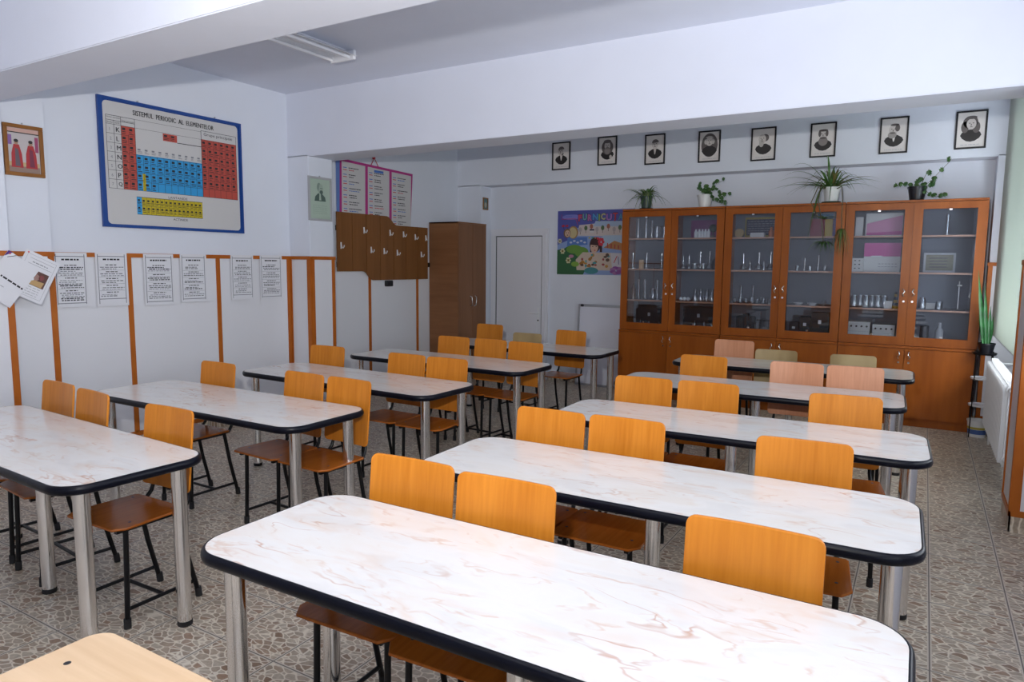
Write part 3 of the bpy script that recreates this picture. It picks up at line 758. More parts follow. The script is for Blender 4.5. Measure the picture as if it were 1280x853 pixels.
# blue sheet and triple chart behind the coat boards
f = Flat((0, -.06, 0), U, V, W); f.slab(0, 0, .5, .62, C('blue_sheet', (.13, .22, .52)), 0, .002)
tag(f.build('blue_sheet', None, (XL + .012, 5.945, 2.17)), 'plain blue sheet showing as a strip behind the pink-bordered chart', 'chart')
wc = tag(empty('wall_chart', (XL + .016, 6.592, 2.10)), 'pink-bordered chart of three text columns hung above the coat boards', 'chart')
cw, chh = 1.33, .70
f = Flat((0, -cw / 2, 0), U, V, W); sl = -.035
def sk(p): return (p[0], p[1] + sl * (p[0] / cw))
f.prism([sk(p) for p in ((.0, -.02), (cw - .05, .02), (cw, chh), (.02, chh))], 0, .003, M['magenta'], f.O, f.U, f.V, f.W)
rc = random.Random(5)
for k in range(3):
    a0, a1 = .035 + k * .435, .435 + k * .435
    if k == 2: a1 = cw - .035
    f.poly([sk(p) for p in ((a0, .0), (a1 - .012, .01), (a1, chh - .03), (a0 + .01, chh - .03))], M['chartgrey'], .0036)
    y = chh - .10
    if k == 1: f.rect(a0 + .12, sk((a0, chh - .085))[1], a0 + .29, sk((a0, chh - .055))[1], M['bluepr'], .004)
    while y > .04:
        s = sk((a0, y))[1]
        f.rect(a0 + .03, s, a0 + .09, s + .009, M['bluepr'], .004); f.scribble(a0 + .12, a0 + rc.uniform(.22, .33), s, .010, M['ink'], .004, rc)
        f.rect(a0 + .03, s - .026, a0 + .09, s - .017, M['redpr'], .004); f.scribble(a0 + .125, a0 + rc.uniform(.20, .30), s - .026, .010, rc.choice((M['ink'], M['ink'], M['bluepr'], M['redpr'])), .004, rc); y -= .078
f.build('sheet', wc)
b = MB(); b.tube([(.004, -.13, chh - .02), (.006, -.07, chh + .075), (.004, .0, chh - .02)], .005, M['redpr'], 6); b.build('hanging_cord', wc)
MB().lathe([(0, .02), (.018, .02), (.018, 0)], (-.012, -.07, chh + .075), M['redpr'], 12, 'x').build('nail', wc)

# stepped coat board with hooks
cb = tag(empty('coat_board', (XL + .022, 6.69, 1.39)), 'stepped brown plank coat board with white hooks on the long wall', 'coat rack')
Y0, ZZ = -.845, 1.39
ycur = lambda y: y - 6.69
def top(y): return 2.19 if y < 6.70 else (2.085 if y > 6.90 else 2.19 - .105 * (.5 - .5 * math.cos(math.pi * (y - 6.70) / .20)))
def bot(y): return 1.51 if y < 6.27 else (1.400 if y > 6.46 else 1.51 - .11 * (.5 - .5 * math.cos(math.pi * (y - 6.27) / .19)))
cuts = [5.845, 6.092, 6.332, 6.578, 6.828, 7.070, 7.312, 7.535]
b = MB()
for a, c in zip(cuts, cuts[1:]):
    yy = [a + .006 + (c - a - .012) * k / 8 for k in range(9)]
    pts = [(ycur(y), bot(y) - ZZ) for y in yy] + [(ycur(y), top(y) - ZZ) for y in reversed(yy)]
    b.prism(pts, .012, .03, M['coat'], (0, 0, 0), U, V, W)
b.build('planks', cb)
b = MB()
b.box(-.02, ycur(5.87), .62 - .03, .012, ycur(7.52), .62 + .03, M['black']); b.box(-.02, ycur(5.87), .20 - .03, .012, ycur(7.60), .20 + .03, M['black'])
b.build('batten', cb)
for px_, pz in ((5.905, 1.80), (6.29, 1.99), (6.41, 1.76), (6.645, 1.75), (6.76, 1.98), (6.895, 1.735), (7.02, 1.97), (7.26, 1.945), (7.385, 1.72), (7.485, 1.94)):
    h = MB(); y, z = ycur(px_), pz - ZZ
    h.box(.030, y - .009, z - .03, .034, y + .009, z + .045, M['white']); h.tube([(.034, y, z + .03), (.045, y, z - .012), (.062, y, z - .022), (.078, y, z - .008), (.082, y, z + .012)], .006, M['white'], 8)
    h.build('hook', cb)
b = MB().box(0, 6.70, 1.318, .06, 6.805, 1.392, M['potblack'], .006).box(.0, 6.72, 1.335, .064, 6.785, 1.375, M['rubber'])
tag(b.build('socket_box', None, (XL + .002, 0, 0)), 'small black box fixed to the wall under the coat board', 'box')

# brown wardrobe in the corner
wd = tag(empty('wardrobe', (-5.60, 7.945, 0)), 'tall brown wardrobe standing in the corner beside the white door', 'wardrobe')
b = MB(); hx, hy, H = .235, .335, 2.165
b.box(-hx, -hy, 0, hx, -hy + .018, H, M['walnut_h']); b.box(-hx, hy - .018, 0, hx, hy, H, M['walnut_h'])
b.box(-hx, -hy, H - .018, hx + .022, hy, H, M['walnut_h']); b.box(-hx, -hy + .018, .06, -hx + .01, hy - .018, H - .018, M['walnut_h']); b.box(-hx, -hy + .018, .06, hx, hy - .018, .08, M['walnut_h']); b.box(hx - .03, -hy + .018, 0, hx - .012, hy - .018, .06, M['walnut_h'])
b.build('body', wd)
for s in (-1, 1):
    d = MB().box(hx + .001, min(s * .002, s * hy), .065, hx + .019, max(s * .002, s * hy), H - .02, M['walnut_v'], .002).build('door', wd)
    MB().tube([(hx + .019, s * .04, 1.03), (hx + .045, s * .045, 1.045), (hx + .05, s * .05, 1.10), (hx + .045, s * .055, 1.155), (hx + .019, s * .06, 1.17)], .006, M['steel'], 8).build('handle', d)

# tiny picture on the corner jamb
f = Flat((-5.449, 8.345, 2.375), (0, 1, 0), V, (1, 0, 0)); f.frame(0, 0, .13, .17, .014, M['goldwood'], 0, .012); f.slab(.012, .012, .118, .158, C('tiny_teal', (.10, .18, .17)), .001, .006)
f.poly(ell(.065, .07, .028, .04), C('tiny_cream', (.45, .42, .34)), .0066); f.poly(ell(.065, .115, .016, .018), C('tiny_blue', (.10, .20, .30)), .0066)
tag(f.build('tiny_picture'), 'tiny framed picture high on the wall corner above the wardrobe', 'picture')

# ------------------------------------------------------------------ back wall: posters, portraits, whiteboard
BU, BV, BW = (1, 0, 0), (0, 0, 1), (0, -1, 0)
po = tag(empty('poster', (-4.36, YN - .004, 1.48)), 'colourful cartoon story poster on the back wall beside the cabinets', 'poster')
f = Flat((0, 0, 0), (.852, 0, 0), BV, BW); pw, ph = 1.30, .855
sky = C('poster_sky', (.085, .095, .36)); f.slab(0, 0, pw, ph, sky, 0, .003); a = .0034
def blob(cx, cy, rx, ry, c, d=0., n=20): f.poly(ell(cx, cy, rx, ry, n), c, a + d)
S_ = pw / 1.30
f.poly([(0, .0), (pw, 0), (pw, .62), (.6, .66), (.32, .62), (.25, .48), (.0, .40)], C('poster_pale_blue', (.26, .36, .62)), a)
blob(.24, .77, .16, .035, C('poster_lilac', (.20, .20, .55)), .0003)
f.line((.07, .745), (.32, .745), .006, M['redpr'], a + .0006); f.line((.07, .745), (.07, .81), .004, M['redpr'], a + .0006); f.line((.32, .745), (.355, .66), .006, M['redpr'], a + .0006)
f.scribble(.10, .28, .80, .006, M['bluepr'], a + .0006); f.scribble(.10, .26, .775, .006, M['bluepr'], a + .0006)
f.poly([(0, 0), (.46, 0), (.50, .06), (.40, .20), (.28, .42), (.12, .35), (0, .33)], C('poster_green', (.035, .13, .05)), a + .0004)
blob(.30, .34, .14, .06, C('poster_meadow', (.14, .30, .05)), .0007); blob(.43, .30, .12, .07, C('poster_meadow', (.14, .30, .05)), .00075)
f.poly([(.17, .38), (.53, .40), (.52, .50), (.18, .50)], C('poster_lake', (.09, .19, .50)), a + .0006)
for k in range(5): blob(.24 + .06 * k, .43 + .02 * (k % 2), .024, .012, C('poster_cloud', (.55, .58, .68)), .0009)
f.poly([(.36, .52), (1.3, .50), (1.3, .67), (.85, .69), (.38, .66)], C('poster_snow', (.60, .52, .50)), a + .0008)
f.poly([(.62, .64), (1.3, .63), (1.3, .70), (.66, .71)], C('poster_ice', (.36, .46, .62)), a + .0010)
for k in range(9):
    x = .40 + .095 * k; y = .565 + .02 * (k % 3); f.line((x, y - .03), (x, y + .03), .008, C('poster_bark', (.13, .07, .05)), a + .0012); blob(x, y + .035, .028, .032, C('poster_tree%d' % (k % 3), ((.42, .36, .36), (.08, .14, .06), (.35, .12, .08))[k % 3]), .0013)
f.rect(.56, .585, .64, .605, C('poster_roof', (.05, .04, .08)), a + .0014); f.rect(.57, .555, .63, .585, M['chartgrey'], a + .0014)
f.poly([(.62, .37), (1.3, .33), (1.3, .52), (.80, .52)], C('poster_lightsky', (.40, .52, .66)), a + .0011); f.poly([(.80, .36), (1.3, .30), (1.3, .36), (.98, .45)], C('poster_orange', (.45, .20, .07)), a + .0013)
for k in range(4): f.rect(.86 + .06 * k, .355 - .005 * k, .878 + .06 * k, .42 - .01 * k, C('poster_redfig', (.40, .06, .05)), a + .0016)
f.poly([(.35, .06), (1.02, .06), (1.0, .29), (.45, .30), (.33, .20)], C('poster_cream', (.58, .47, .38)), a + .0014)
rp = random.Random(4)
for k in range(26): blob(rp.uniform(.42, .92), rp.uniform(.10, .27), rp.uniform(.012, .035), rp.uniform(.012, .024), C('poster_mix%d' % (k % 5), ((.34, .15, .03), (.45, .22, .04), (.30, .05, .05), (.06, .28, .30), (.10, .06, .04))[k % 5]), .0016 + .00003 * k, 12)
f.poly([(.95, .10), (1.3, .12), (1.3, .28), (.92, .29)], C('poster_white', (.60, .58, .62)), a + .0017)
f.line((.98, .16), (1.03, .25), .012, M['redpr'], a + .0020); f.line((1.06, .14), (1.05, .24), .010, C('poster_navy', (.06, .05, .25)), a + .0020); blob(1.14, .20, .05, .05, C('poster_gold', (.50, .38, .06)), .0020)
for k in range(7): blob(1.02 + .06 * math.cos(k * .9), .06 + .035 * math.sin(k * .9), .05, .022, C('poster_orchid%d' % (k % 2), ((.26, .08, .30), (.36, .16, .36))[k % 2]), .0022 + .00003 * k)
blob(.60, .055, .12, .045, C('poster_teal', (.06, .24, .26)), .0018)
for x, y, r in ((.045, .45, .03), (.095, .315, .035), (.20, .19, .038)):
    for k in range(6): blob(x + r * .8 * math.cos(k * 1.05), y + r * .8 * math.sin(k * 1.05), r * .5, r * .35, C('poster_petal', (.62, .58, .34)), .0015 + .00002 * k, 10)
    blob(x, y, r * .4, r * .4, C('poster_eye', (.20, .13, .02)), .0019, 10)
blob(.25, .245, .045, .022, C('poster_rose', (.46, .20, .30)), .0016); blob(.32, .14, .07, .035, C('poster_lime', (.20, .36, .05)), .0016)
# round-faced insect and dark-haired girl
blob(.28, .565, .085, .085, C('poster_ring', (.36, .20, .07)), .0018); blob(.27, .56, .070, .072, C('poster_straw', (.56, .46, .24)), .0020)
blob(.17, .555, .062, .062, C('poster_hood', (.20, .11, .05)), .0022); blob(.178, .55, .046, .046, C('poster_face', (.60, .40, .30)), .0024); blob(.178, .53, .016, .006, M['dark_print'], .0026); blob(.16, .56, .006, .008, M['dark_print'], .0026); blob(.196, .56, .006, .008, M['dark_print'], .0026)
for x in (.10, .165): f.line((x + .02, .60), (x, .645), .005, M['dark_print'], a + .002); blob(x - .008, .652, .016, .014, M['redpr'], .0024); blob(x + .012, .655, .014, .014, M['redpr'], .0024)
f.poly(ell(.66, .40, .095, .10, 24) , C('poster_hair', (.05, .02, .02)), a + .0022); f.rect(.74, .30, .78, .40, C('poster_hair', (.05, .02, .02)), a + .0022); f.rect(.575, .30, .60, .40, C('poster_hair', (.05, .02, .02)), a + .0022)
blob(.645, .365, .065, .075, C('poster_face', (.60, .40, .30)), .0024); f.poly([(.575, .40), (.72, .385), (.71, .45), (.60, .47)], C('poster_hair', (.05, .02, .02)), a + .0026)
for x in (.62, .68): blob(x, .375, .012, .006, M['dark_print'], .0027, 10)
blob(.655, .325, .014, .007, M['redpr'], .0027, 10)
for k in range(6): blob(.76 + .032 * math.cos(k), .435 + .036 * math.sin(k), .026, .022, M['redpr'], .0026 + .00002 * k, 10)
blob(.705, .48, .022, .018, M['redpr'], .0026, 10)
for k, c in enumerate(((.5, .42, .05), (.08, .35, .2), (.5, .2, .1))): blob(.56 + .05 * k, .49, .016, .014, C('poster_star%d' % k, c), .0024, 5)
cols = [(.50, .06, .12), (.15, .36, .36), (.42, .13, .30), (.08, .28, .55), (.25, .36, .12), (.45, .42, .22), (.36, .16, .48), (.50, .05, .06), (.08, .25, .40)]
for k, (ch, q0, q1) in enumerate((('F', 290, 332), ('U', 338, 386), ('R', 393, 442), ('N', 446, 504), ('I', 510, 526), ('C', 534, 582), ('U', 588, 652), ('Ț', 660, 708), ('A', 714, 768))):
    x, wl = (q0 - 62) / 8.53 * .0135, (q1 - q0) / 8.53 * .0135; c = C('poster_letter%d' % k, cols[k]); yb = .712 + .010 * (k % 2); hh = .088
    if ch == 'Ț': yb -= .014; hh += .014
    f.text(ch, x, yb, hh, c, a + .0030, w=wl, bold=.05)
    f.text(ch, x - .004, yb - .005, hh + .010, C('poster_outline', (.012, .012, .05)), a + .0028, w=wl + .010, bold=.07)
f.build('sheet', po)

# eight black-framed portraits in a row under the beam
PX = [(-4.324, -4.060, 2.846, 3.200), (-3.674, -3.415, 2.866, 3.220), (-3.049, -2.794, 2.836, 3.196), (-2.391, -2.134, 2.820, 3.180), (-1.791, -1.524, 2.798, 3.162), (-1.170, -.912, 2.794, 3.158), (-.501, -.240, 2.786, 3.152), (.163, .425, 2.784, 3.150)]
plab = ['short dark hair and a black coat, first from the door', 'long hair and full beard, second from the door', 'short hair and pale neckcloth, third from the door',
        'white hair in a dark oval, fourth from the door', 'white pointed beard in profile, fifth from the door', 'bald brow and big grey beard, above the large spider plant',
        'bushy grey beard, second from the blinds', 'long curled wig, nearest the blinds']
def portrait(i, x0, x1, z0, z1):
    w, h = x1 - x0, z1 - z0
    t = tag(empty('framed_portrait', ((x0 + x1) / 2, YB, z0)), 'black-framed portrait, ' + plab[i], 'portrait', 'framed portraits under the beam')
    f = Flat((-w / 2, 0, 0), BU, BV, BW); f.frame(0, 0, w, h, .016, M['blackframe'], 0, .02); f.build('frame', t, bevel=.002)
    f = Flat((-w / 2, 0, 0), BU, BV, BW); f.slab(.014, .014, w - .014, h - .014, M['print'], .001, .008); a = .0084
    cx = w / 2
    def e(dx, y, rx, ry, m, d, a0=0, a1=360): f.poly(ell(cx + dx, y, rx, ry, 28, a0, a1), m, a + d)
    D, H_, S = M['dark_print'], M['hair_print'], M['skin_print']
    if i == 3: e(0, h * .54, .095, .135, H_, 0)
    # shoulders, cut by an oval vignette
    pts = [(cx - .088, .13), (cx - .07, .10), (cx - .035, .075), (cx, .068), (cx + .035, .075), (cx + .07, .10), (cx + .088, .13), (cx + .075, .158), (cx + .03, .185), (cx - .03, .185), (cx - .075, .158)]
    f.poly(pts, D, a + .0004)
    if i in (0, 2, 5, 6): f.poly([(cx - .018, .19), (cx + .018, .19), (cx + .004, .12), (cx - .006, .12)], M['print'] if i != 2 else S, a + .0008)
    k = {4: -.014, 6: -.008, 0: -.012}.get(i, 0.)
    if i == 1: e(0, .22, .078, .090, H_, .0006)
    if i == 7: e(-.008, .255, .062, .060, H_, .0006); e(-.052, .21, .032, .055, H_, .0006); e(.042, .205, .032, .055, H_, .0006)
    e(k, .238, .040, .052, S, .0010)
    if i in (0, 2): e(.004 + k * .3, .262, .042, .036, H_, .0012, 0, 200); 
    if i == 0: e(.004, .205, .03, .02, D, .0009)
    if i == 1: e(0, .178, .040, .046, C('portrait_beard_grey', (.24, .21, .2)), .0012); e(0, .292, .050, .022, H_, .0012); f.poly(ell(cx + .045, .10, .018, .024, 14), S, a + .0012)
    if i == 3: e(0, .262, .05, .036, C('portrait_white_hair', (.5, .46, .43)), .0012, 20, 160); e(-.042, .235, .018, .03, C('portrait_white_hair', (.5, .46, .43)), .0012); e(.042, .235, .018, .03, C('portrait_white_hair', (.5, .46, .43)), .0012)
    if i == 4: e(.018, .250, .040, .040, H_, .0009); e(-.022, .195, .026, .045, C('portrait_white_hair', (.5, .46, .43)), .0012)
    if i == 5: e(0, .168, .046, .048, C('portrait_beard_grey', (.24, .21, .2)), .0012); e(0, .202, .034, .012, H_, .0013); e(-.036, .250, .014, .034, H_, .0012); e(.036, .25, .014, .034, H_, .0012); e(0, .282, .044, .012, H_, .0012)
    if i == 6: e(-.016, .186, .040, .034, C('portrait_beard_pale', (.34, .31, .29)), .0012); e(-.014, .206, .026, .008, H_, .0013); e(.03, .255, .022, .036, H_, .0012); e(.004, .287, .04, .012, H_, .0012)
    if i == 7: e(0, .30, .045, .016, H_, .0012)
    for s in (-1, 1): e(k + s * .015, .246, .007, .0035, D, .0016)
    e(k - .002, .230, .004, .011, H_, .0016)
    if i not in (1, 5, 6): e(k, .210, .012, .003, D, .0016)
    f.scribble(.05, w - .05, .038, .005, M['midgrey'], a); f.build('print', t)
for i, p in enumerate(PX): portrait(i, *p)

# leaning whiteboard
wb = tag(empty('whiteboard', (-3.63, 8.40, .02)), 'small whiteboard with grey frame standing on the floor beside the cabinets', 'whiteboard')
b = MB().box(-.345, 0, .0, .345, .014, 1.06, M['board']); b.build('board', wb)
b = MB()
b.box(-.36, -.008, -.015, .36, .02, .012, M['alu']); b.box(-.36, -.008, 1.04, .36, .02, 1.075, M['alu']); b.box(-.36, -.008, .012, -.335, .02, 1.04, M['alu']); b.box(.335, -.008, .012, .36, .02, 1.04, M['alu'])
b.build('frame', wb)
for x in (-.30, .31): MB().lathe([(0, -.03), (.018, -.03), (.018, 0)], (x, -.008 + .002, 1.057), M['ink'], 14, 'y').build('clip', wb)
wb.location.z = .016; wb.rotation_euler = (R(-4), 0, 0); wb.location.y = 8.42

# ------------------------------------------------------------------ display cabinets
CW, YC, D2 = 1.235, 8.068, .44
SH = [1.195, 1.570, 1.940]
def make_cabinet():
    t = empty('display_cabinet'); hw = CW / 2 - .0015; ch = M['cherry']
    # local: x centre, y 0 at upper front, +y to the back
    b = MB()
    b.box(-hw + .02, .012, 0, hw - .02, D2, .085, ch)                                    # plinth
    b.box(-hw, -.004, .085, -hw + .018, D2, .80, ch); b.box(hw - .018, -.004, .085, hw, D2, .80, ch); b.box(-hw, -.004, .085, hw, D2, .103, ch); b.box(-hw + .018, D2 - .01, .10, hw - .018, D2, .8, ch)
    b.box(-hw, -.034, .80, hw, D2, .824, ch, .004)                                       # ledge
    b.box(-hw, .02, .824, -hw + .018, D2, 2.268, ch); b.box(hw - .018, .02, .824, hw, D2, 2.268, ch); b.box(-hw + .018, .02, .824, hw - .018, D2 - .01, .845, ch)
    b.box(-.010, .025, .845, .010, D2 - .01, 2.265, ch)
    b.box(-hw, -.004, 2.266, hw, D2, 2.288, ch, .003)
    b.build('body', t)
    MB().box(-hw + .018, D2 - .01, .845, hw - .018, D2, 2.268, M['cabin']).build('back_panel', t)
    for z in SH:
        for s in (-1, 1):
            b = MB(); xa, xb = (s * .0105, s * (hw - .0185)); b.box(xa, .045, z - .018, xb, D2 - .011, z, M['cabin']); b.box(xa, .041, z - .018, xb, .0449, z, M['shelf']); b.build('shelf', t)
    for s in (-1, 1):
        x0, x1 = sorted((s * .002, s * hw))
        # lower solid door
        d = MB().box(x0, -.022, .088, x1, -.005, .796, ch, .002).build('door', t)
        xh = s * .045
        MB().tube([(xh, -.022, .690), (xh, -.046, .695), (xh + s * .012, -.05, .715), (xh - s * .008, -.05, .735), (xh, -.046, .765), (xh, -.022, .770)], .0055, M['chrome'], 8).build('handle', d)
        MB().lathe([(0, -.026), (.010, -.026), (.010, -.02)], (xh, 0, .655), M['chrome'], 12, 'y').build('lock', d)
        # upper framed glass door
        b = MB(); xi0, xi1 = x0 + (.085 if s < 0 else .078), x1 - (.078 if s < 0 else .085); zi0, zi1 = .915, 2.195
        b.box(x0, 0, .828, xi0, .018, 2.262, ch); b.box(xi1, 0, .828, x1, .018, 2.262, ch); b.box(xi0, 0, .828, xi1, .018, zi0, ch); b.box(xi0, 0, zi1, xi1, .018, 2.262, ch)
        d = b.build('glass_door', t)
        MB().box(xi0 - .008, .0185, zi0 - .008, xi1 + .008, .0225, zi1 + .008, M['glass']).build('pane', d)
        xh = s * .038
        MB().tube([(xh, 0, 1.325), (xh, -.024, 1.33), (xh + s * .014, -.028, 1.352), (xh - s * .006, -.028, 1.375), (xh + s * .010, -.024, 1.40), (xh + s * .01, 0, 1.405)], .0055, M['chrome'], 8).build('handle', d)
        MB().lathe([(0, -.005), (.011, -.005), (.011, .001)], (xh, 0, 1.275), M['chrome'], 12, 'y').build('lock', d)
        for zz in (2.185, .925): MB().box((x0 + x1) / 2 - .012, -.004, zz - .006, (x0 + x1) / 2 + .012, .0, zz + .010, M['chrome']).build('glass_clip', d)
    return t
cabs = [-2.6125, -1.3725, -.1345]
clab = ['cherry wood display cabinet beside the poster, glass doors over solid doors', 'middle cherry wood display cabinet, below the hanging spider plant runners and showing dark boxes', 'cherry wood display cabinet nearest the blinds, holding white apparatus boxes']
c0 = make_cabinet()
for i, x in enumerate(cabs):
    o = c0 if i == 0 else copy_tree(c0)
    o.location = (x, YC, 0); tag(o, clab[i], 'cabinet', 'cherry wood display cabinets')

# contents.  compartments by door: x range
DX = [(-3.15, -2.70), (-2.53, -2.08), (-1.90, -1.45), (-1.28, -.85), (-.67, -.22), (-.06, .38)]
LEV = {'C': .845, 'B': SH[0], 'A': SH[1], 'T': SH[2]}
dname = ['first', 'second', 'third', 'fourth', 'fifth', 'sixth']
lname = {'C': 'cabinet floor', 'B': 'lowest shelf', 'A': 'middle shelf', 'T': 'top shelf'}
def at(door, lev, u, dy=.18): return (DX[door][0] + u * (DX[door][1] - DX[door][0]), YC + dy, LEV[lev])
meshes = {}
def lab(kind, door, lev, u, dy=.18, sc=1., label=None, cat=None, extra=''):
    G = M['labglass']
    if kind not in meshes:
        b = MB()
        if kind == 'flask': b.lathe([(0, 0), (.045, 0), (.047, .006), (.016, .095), (.014, .14), (.018, .146), (.016, .146), (.012, .14), (.013, .095), (.043, .008), (0, .004)], (0, 0, 0), G, 16)
        elif kind == 'tall_flask': b.lathe([(0, 0), (.04, 0), (.045, .02), (.04, .05), (.012, .08), (.010, .22), (.014, .225), (.008, .22), (.010, .08), (.036, .05), (.041, .02), (0, .004)], (0, 0, 0), G, 16)
        elif kind == 'beaker': b.lathe([(0, 0), (.034, 0), (.036, .004), (.036, .09), (.040, .096), (.034, .092), (.034, .006), (0, .004)], (0, 0, 0), G, 16)
        elif kind == 'cylinder': b.lathe([(0, 0), (.034, 0), (.034, .01), (.016, .016), (.016, .24), (.019, .245), (.014, .24), (.014, .018), (0, .014)], (0, 0, 0), G, 14)
        elif kind == 'jar': b.lathe([(0, 0), (.036, 0), (.038, .01), (.038, .10), (.028, .12), (.028, .135), (.025, .135), (.026, .12), (.036, .10), (.036, .01), (0, .006)], (0, 0, 0), G, 16)
        elif kind == 'ball': b.lathe([(.03 * math.sin(R(a)), .03 - .03 * math.cos(R(a))) for a in range(0, 181, 15)], (0, 0, 0), M['white'], 14)
        elif kind == 'dish': b.lathe([(0, 0), (.03, 0), (.055, .03), (.058, .03), (.05, .02), (.03, .006), (0, .006)], (0, 0, 0), M['white'], 18)
        elif kind == 'white_bottle': b.lathe([(0, 0), (.017, 0), (.018, .06), (.010, .075), (.010, .09), (0, .09)], (0, 0, 0), M['white'], 12)
        o = b.build({'flask': 'conical_flask', 'tall_flask': 'long_necked_flask', 'beaker': 'glass_beaker', 'cylinder': 'measuring_cylinder', 'jar': 'glass_jar', 'ball': 'white_ball', 'dish': 'porcelain_dish', 'white_bottle': 'small_bottle'}[kind]); meshes[kind] = o
    else: o = meshes[kind].copy(); COL.objects.link(o)
    o.location = at(door, lev, u, dy); o.scale = (sc, sc, sc)
    nm = {'flask': 'clear conical glass flask', 'tall_flask': 'clear long-necked glass flask', 'beaker': 'clear glass beaker', 'cylinder': 'clear glass measuring cylinder', 'jar': 'clear glass jar', 'ball': 'white ball', 'dish': 'white porcelain dish', 'white_bottle': 'small white bottle'}[kind]
    place = '%s behind the %s glass door from the poster' % (lname[lev], dname[door])
    tag(o, label or '%s on the %s' % (nm, place), cat or nm.split()[-1], '%ss on the %s' % (nm, place))
    return o
# door 1
for u, s in ((.12, 1.), (.35, 1.), (.52, .9)): lab('cylinder', 0, 'T', u, .2, s)
for u in (.68, .88): lab('beaker', 0, 'T', u, .17, 1.5)
for u in (.06, .45, .88): lab('cylinder', 0, 'A', u, .12, .8)
for u in (.22, .40, .75): lab('cylinder', 0, 'B', u, .16, 1.0)
for u in (.3, .55, .85): lab('flask', 0, 'C', u, .15, .7)
lab('jar', 0, 'B', .60, .2)
# door 2
for u in (.05, .14, .22, .30, .38): lab('white_bottle', 1, 'T', .36 + u, .10, 1.1)
for u in (.06, .22, .52, .76): lab('tall_flask', 1, 'A', u, .16, .75 + .2 * (u > .5))
for u in (.40, .62): lab('beaker', 1, 'A', u, .12, .8)
for u in (.08, .17, .27): lab('ball', 1, 'B', u, .10, .8)
for u in (.42, .56, .72, .86): lab('flask', 1, 'B', u, .16, 1.)
for u in (.45, .70, .9): lab('flask', 1, 'C', u, .13, .8)
# door 3
for u, s in ((.22, .85), (.60, .9), (.88, .95)): lab('tall_flask', 2, 'A', u, .16, s)
for u in (.40, .74): lab('flask', 2, 'A', u, .12, .7)
for k in range(7): lab('beaker', 2, 'B', .07 + .14 * k, .11, .55 + .15 * (k % 2))
for u in (.15, .45): lab('cylinder', 2, 'B', u, .25, .8)
# door 4
for u in (.15, .45, .8): lab('beaker', 3, 'A', u, .13, .6)
lab('cylinder', 3, 'A', .30, .2, .6); lab('cylinder', 3, 'A', .62, .2, .7)
for u in (.22, .55): lab('dish', 3, 'B', u, .12, .9)
lab('beaker', 3, 'B', .82, .13, .6)
# door 5, 6
for k in range(6): lab('jar', 4, 'B', .08 + .125 * k, .13 + .05 * (k % 2), .95)
lab('cylinder', 5, 'T', .5, .15, .85); lab('jar', 5, 'B', .12, .15, .9); lab('beaker', 5, 'B', .45, .15, .9)

def goods(name, label, cat, fn, door, lev, u, dy=.14):
    b = MB(); fn(b); return tag(b.build(name, None, at(door, lev, u, dy), bevel=0), label, cat)
def bx(w, d, h, m, bev=.003): return lambda b: b.box(-w / 2, -d / 2, 0, w / 2, d / 2, h, m, bev)
# test-tube racks
def rack(b):
    b.box(-.14, -.03, 0, .14, .03, .012, M['dark_print']); b.box(-.14, -.03, .06, .14, .03, .07, M['dark_print'])
    for x in (-.135, .135): b.box(x - .006, -.03, 0, x + .006, .03, .10, M['dark_print'])
goods('test_tube_rack', 'dark test-tube rack on the middle shelf behind the first glass door', 'rack', rack, 0, 'A', .55, .15)
goods('bottle', 'brown bottle on the lowest shelf behind the first glass door', 'bottle', lambda b: b.lathe([(0, 0), (.03, 0), (.03, .13), (.013, .16), (.013, .2), (0, .2)], (0, 0, 0), C('brown_bottle', (.13, .05, .02), .2), 14), 0, 'B', .10, .12)
goods('wood_block', 'pale wood block on the middle shelf behind the first glass door', 'block', bx(.05, .05, .11, M['pale']), 0, 'A', .33, .1)
dk = C('dark_case', (.012, .012, .016), .4); dk2 = C('charcoal_case', (.03, .03, .036), .4)
def case(w, d, h, m=dk):
    def fn(b):
        b.box(-w / 2, -d / 2, 0, w / 2, d / 2, h, m, .006); b.box(-w / 2 + .01, -d / 2 - .004, h * .62, w / 2 - .01, -d / 2 + .002, h * .66, M['rubber']); b.box(-.015, -d / 2 - .007, h * .55, .015, -d / 2, h * .7, M['steel'])
    return fn
goods('instrument_case', 'large black case on the cabinet floor behind the first glass door', 'case', case(.34, .25, .27), 0, 'C', .55, .27)
goods('instrument_case', 'large black case on the cabinet floor behind the second glass door', 'case', case(.38, .2, .28), 1, 'C', .5, .3)
goods('jar', 'black jar at the right of the middle shelf behind the second glass door', 'jar', lambda b: b.lathe([(0, 0), (.045, 0), (.048, .02), (.046, .10), (.03, .125), (.03, .14), (0, .14)], (0, 0, 0), dk, 16), 1, 'A', .9, .2)
goods('purple_box', 'purple box at the back of the top shelf behind the second glass door', 'box', bx(.36, .1, .215, C('purple_card', (.20, .03, .16))), 1, 'T', .56, .33)
def tree(b):
    b.lathe([(0, 0), (.03, 0), (.03, .02), (.008, .03), (.008, .07)], (0, 0, 0), M['hair_print'], 12); b.lathe([(.045 * math.sin(R(a)), .11 - .045 * math.cos(R(a))) for a in range(0, 181, 20)], (0, 0, 0), C('dark_green_ball', (.01, .035, .025)), 14)
goods('model_tree', 'small dark round tree model on the top shelf behind the second glass door', 'model', tree, 1, 'T', .84, .12)
def signb(b):
    b.box(-.20, -.006, 0, .20, .006, .235, C('yellow_border', (.32, .25, .03))); b.box(-.185, -.0075, .03, .185, -.006, .21, C('navy_panel', (.012, .012, .05)))
    r = random.Random(8)
    for k in range(6):
        x = -.17
        while x < .15:
            w = r.uniform(.015, .04); b.box(x, -.0082, .05 + .026 * k, x + w, -.0075, .060 + .026 * k, M['greyink']); x += w + .01
